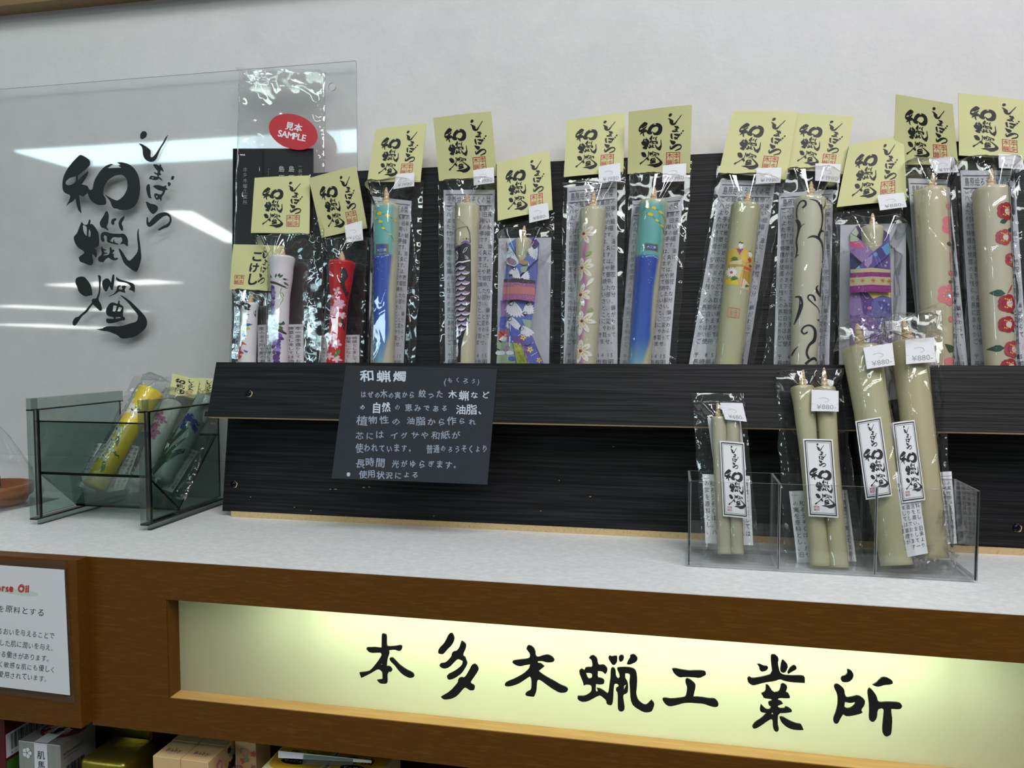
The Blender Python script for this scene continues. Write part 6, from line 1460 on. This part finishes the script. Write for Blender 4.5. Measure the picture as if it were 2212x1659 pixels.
# silver box
zt = -0.190; x0, x1, y0, y1 = -0.6275, -0.5795, 0.6290, 0.6760
e, b_ = carton('silver_box', x0, x1, y0, y1, zt, 'silver_card', 'silver cosmetics box with a pale band and floral lid, lower left under the counter', 'box')
up_ = (0, 0, .0003)
cx, cy = (x0 + x1) / 2 + .002, (y0 + y1) / 2 + .006
rnd = random.Random(2); n = 36
V = [(cx + .0215 * math.cos(2 * math.pi * i / n), cy + .0195 * math.sin(2 * math.pi * i / n), zt) for i in range(n)]
pmat('flower_pink', (196, 116, 124), .6); pmat('flower_wine', (118, 30, 56), .6); pmat('flower_dark', (34, 28, 40), .6); pmat('flower_coral', (214, 108, 76), .6); pmat('flower_teal', (140, 160, 150), .6); pmat('flower_rose', (220, 170, 150), .6)
quadm('lid_print', V, 'flower_wine', b_, up_)
def scatter_flowers(cx, cy, rx, ry, mats, parent, fn, n_, r_, seed, inside=None):
    rnd = random.Random(seed)
    for mt in mats:
        a = Acc()
        for k in range(n_):
            for _ in range(30):
                u, v = rnd.uniform(-1, 1), rnd.uniform(-1, 1)
                if inside is None or inside(u, v): break
            px_, py_ = cx + u * rx, cy + v * ry; rr = r_ * rnd.uniform(.7, 1.1); rot = rnd.uniform(0, 6)
            pts = [(px_ + rr * (1 + .22 * math.cos(5 * t)) * math.cos(t + rot), py_ + rr * (1 + .22 * math.cos(5 * t)) * math.sin(t + rot)) for t in [2 * math.pi * i / 20 for i in range(20)]]
            a.add([fn(p[0], p[1], .0003 + .00003 * (k + 5 * mats.index(mt))) for p in pts], [tuple(range(20))])
        tag(a.obj('floral_print', mt, parent), kind='stuff')
scatter_flowers(cx, cy, .016, .014, ['flower_pink', 'flower_wine', 'flower_dark', 'flower_rose'], b_, lambda a_, c_, l: (a_, c_, zt + l + .0002), 5, .0042, 4, lambda u, v: u * u + v * v < 1)
bw = .0075
quadm('pale_band', [(cx - bw, y0, zt), (cx + bw, y0, zt), (cx + bw, y1, zt), (cx - bw, y1, zt)], 'paper_white', b_, (0, 0, .0008))
quadm('pale_band', [(cx - bw, y0, SH), (cx + bw, y0, SH), (cx + bw, y0, zt), (cx - bw, y0, zt)], 'paper_white', b_, (0, -.0004, 0))
face_text('馬油潤', (cx - .0036, y1 - .004, zt), (1, 0, 0), (0, 1, 0), .0082, 'ink_black', b_, .0012, vertical=True)
face_text('肌馬油', (cx - .0040, y0, zt - .006), (1, 0, 0), (0, 0, 1), .0090, 'ink_black', b_, .0008, vertical=True)
for i in range(5):
    a_ = 2 * math.pi * i / 5; p = (x0 + .0105 + .0032 * math.cos(a_), y0 - .0007, zt - .011 + .0032 * math.sin(a_))
    quadm('flower_mark', [(p[0] + .0023 * math.cos(t), p[1], p[2] + .0023 * math.sin(t)) for t in [2 * math.pi * k / 10 for k in range(10)]], 'paper_white', b_)
def bars(x, yr, zr, seed, parent, ax, lift, n_=26):
    rnd = random.Random(seed); a = Acc(); t = yr[0]
    while t < yr[1]:
        wd = rnd.choice([.0004, .0007, .0011]); 
        V = [(x + lift, t, zr[0]), (x + lift, t + wd, zr[0]), (x + lift, t + wd, zr[1]), (x + lift, t, zr[1])]; a.add(V, [(0, 1, 2, 3)]); t += wd + rnd.choice([.0004, .0006, .001])
    a.obj('barcode', 'ink_black', parent)
bars(x1, (y0 + .006, y0 + .030), (SH + .008, zt - .024), 3, b_, 0, .0007)
face_text('株式会社肌美健康研究所', (x1, y0 + .003, zt - .012), (0, 1, 0), (0, 0, 1), .0026, 'ink_black', b_, .0008, width=.026)
face_text('熊本県産馬油使用石鹸', (x1, y0 + .003, zt - .0155), (0, 1, 0), (0, 0, 1), .0022, 'ink_grey', b_, .0008, width=.022)
# dark red box with barcode
x0, x1, y0, y1, zt = -0.72, -0.646, 0.632, 0.700, -0.166
e, b_ = carton('red_box', x0, x1, y0, y1, zt, 'box_darkred', 'dark red box with a white barcode panel, cut by the left edge under the counter', 'box')
quadm('barcode_panel', [(x1, y0 + .0005, -.2120), (x1, y1 - .006, -.2120), (x1, y1 - .006, -.1880), (x1, y0 + .0005, -.1880)], 'paper_white', b_, (.0005, 0, 0))
bars(x1, (y0 + .006, y1 - .018), (-.2060, -.1900), 8, b_, 0, .0009)
face_text('4930290', (x1, y0 + .006, -.2105), (0, 1, 0), (0, 0, 1), .0038, 'ink_black', b_, .0009, width=.034)
pmat('box_green', (60, 110, 40), .5)
quadm('green_panel', [(x1, y0 + .0005, SH + .001), (x1, y1 - .006, SH + .001), (x1, y1 - .006, -.2150), (x1, y0 + .0005, -.2150)], 'box_green', b_, (.0005, 0, 0))
carton('red_box', -0.700, -0.668, .712, .760, -0.176, 'box_darkred', 'plain dark red box standing behind the barcode box', 'box')
# gold boxes
def pillow(name, x0, x1, y0, y1, z0, z1, mat, parent, b=.005):
    o = box(name, x0, x1, y0, y1, z0, z1, mat, parent); bevel(o, b, 4)
    for p in o.data.polygons: p.use_smooth = True
    return o
p0 = on_z(166, 1650, -.2140); p1 = on_z(289, 1655, -.2140)
e = empty('gold_box', (-0.545, .665, SH), 'shiny gold box in the front of the shelf beside the silver box', 'box', 'gold foil boxes')
pillow('gold_carton', -0.5690, -0.5180, .6400, .6900, SH, -.2080, 'gold_foil', e)
e = empty('gold_box', (-0.545, .715, SH), 'olive gold box standing taller behind the front gold box', 'box', 'gold foil boxes')
pillow('gold_carton', -0.5780, -0.5300, .6960, .7500, SH, -.1720, 'gold_foil', e, .003)
# four small peach cartons
BG = 'small peach cartons under the counter'
zt = -0.190; k = 0
for (ix, iy, lb) in ((0, 0, 'front left of the four small peach cartons'), (1, 0, 'front right of the four small peach cartons'), (0, 1, 'back left of the four small peach cartons'), (1, 1, 'back right of the four small peach cartons')):
    xa_, ya_ = -0.4790 + ix * .0295 - iy * .0008, 0.6180 + .0125 + iy * .0300
    e, b_ = carton('peach_carton', xa_, xa_ + .0288, ya_, ya_ + .0292, zt, 'peach_card', lb + ', under the counter front', 'carton', BG, .0005)
    face_text('Baby', (xa_ + .006, ya_ + .010, zt), (1, 0, 0), (0, 1, 0), .0078, 'ink_grey', b_, .0004, width=.017)
    face_text('horse oil', (xa_ + .011, ya_ + .0065, zt), (1, 0, 0), (0, 1, 0), .0022, 'ink_orangered', b_, .0004, width=.007)
    if ix == 1: scatter_flowers(ya_ + .0146, (SH + zt) / 2, .011, .030, ['flower_pink', 'flower_coral', 'flower_teal', 'flower_dark', 'flower_rose'], b_, lambda a_, c_, l, X=xa_ + .0288: (X + l, a_, c_), 6, .0038, 30 + iy)
e, b_ = carton('peach_carton', -0.4185, -0.3960, .6720, .7000, -.1880, 'peach_card', 'floral-sided peach carton behind the four with lettered lids', 'carton', BG, .0005)
scatter_flowers(-.40725, -.225, .009, .030, ['flower_pink', 'flower_coral', 'flower_teal', 'flower_rose'], b_, lambda a_, c_, l: (a_, .6720 - l, c_), 5, .0036, 40)
# two soap packets
SG_ = 'yellow soap packets under the counter'
for (xs, lb) in ((-0.3680, 'yellow and cream soap packet under the counter, the left one of two'), (-0.3090, 'yellow and cream soap packet under the counter, the right one of two')):
    zt = -.1900; e, b_ = carton('soap_packet', xs, xs + .0560, .6300, .6900, zt, 'soap_cream', lb, 'soap packet', SG_, .002)
    cx, cy = xs + .028, .660
    V = [(cx + .0255 * math.copysign(abs(math.cos(t)) ** .5, math.cos(t)), cy + .0275 * math.copysign(abs(math.sin(t)) ** .5, math.sin(t)), zt + .0004) for t in [2 * math.pi * i / 40 for i in range(40)]]
    quadm('yellow_panel', V, 'soap_yellow', b_)
    face_text('馬油', (cx - .015, cy - .004, zt), (1, 0, 0), (0, 1, 0), .0125, 'ink_black', b_, .0008, width=.030)
    V = [(cx - .003 + .0125 * math.cos(t), cy - .0125 + .0050 * math.sin(t), zt + .0007) for t in [2 * math.pi * i / 24 for i in range(24)]]
    quadm('black_oval', V, 'ink_black', b_)
    face_text('せっけん', (cx - .0125, cy - .0148, zt), (1, 0, 0), (0, 1, 0), .0048, 'white_print', b_, .0012, width=.019)
e = empty('price_card', (-.31, .634, -.19), 'blank white price card in a clear clip above the soap packets', 'price card')
s = Sheet([on_y(601, 1622, .636), on_y(802, 1643, .636), on_y(802, 1648, .634), on_y(601, 1637, .634)], (0, -1, 0)); s.obj('card', 'paper_white', e, 4, 2, .0006)
s = Sheet([on_y(655, 1631, .6335), on_y(762, 1641, .6335), on_y(761, 1653, .632), on_y(653, 1651, .632)], (0, -1, 0)); s.obj('clear_clip', 'acrylic_smoked_rim', e, 4, 2, .0012)
bpy.data.objects.remove(_fo)
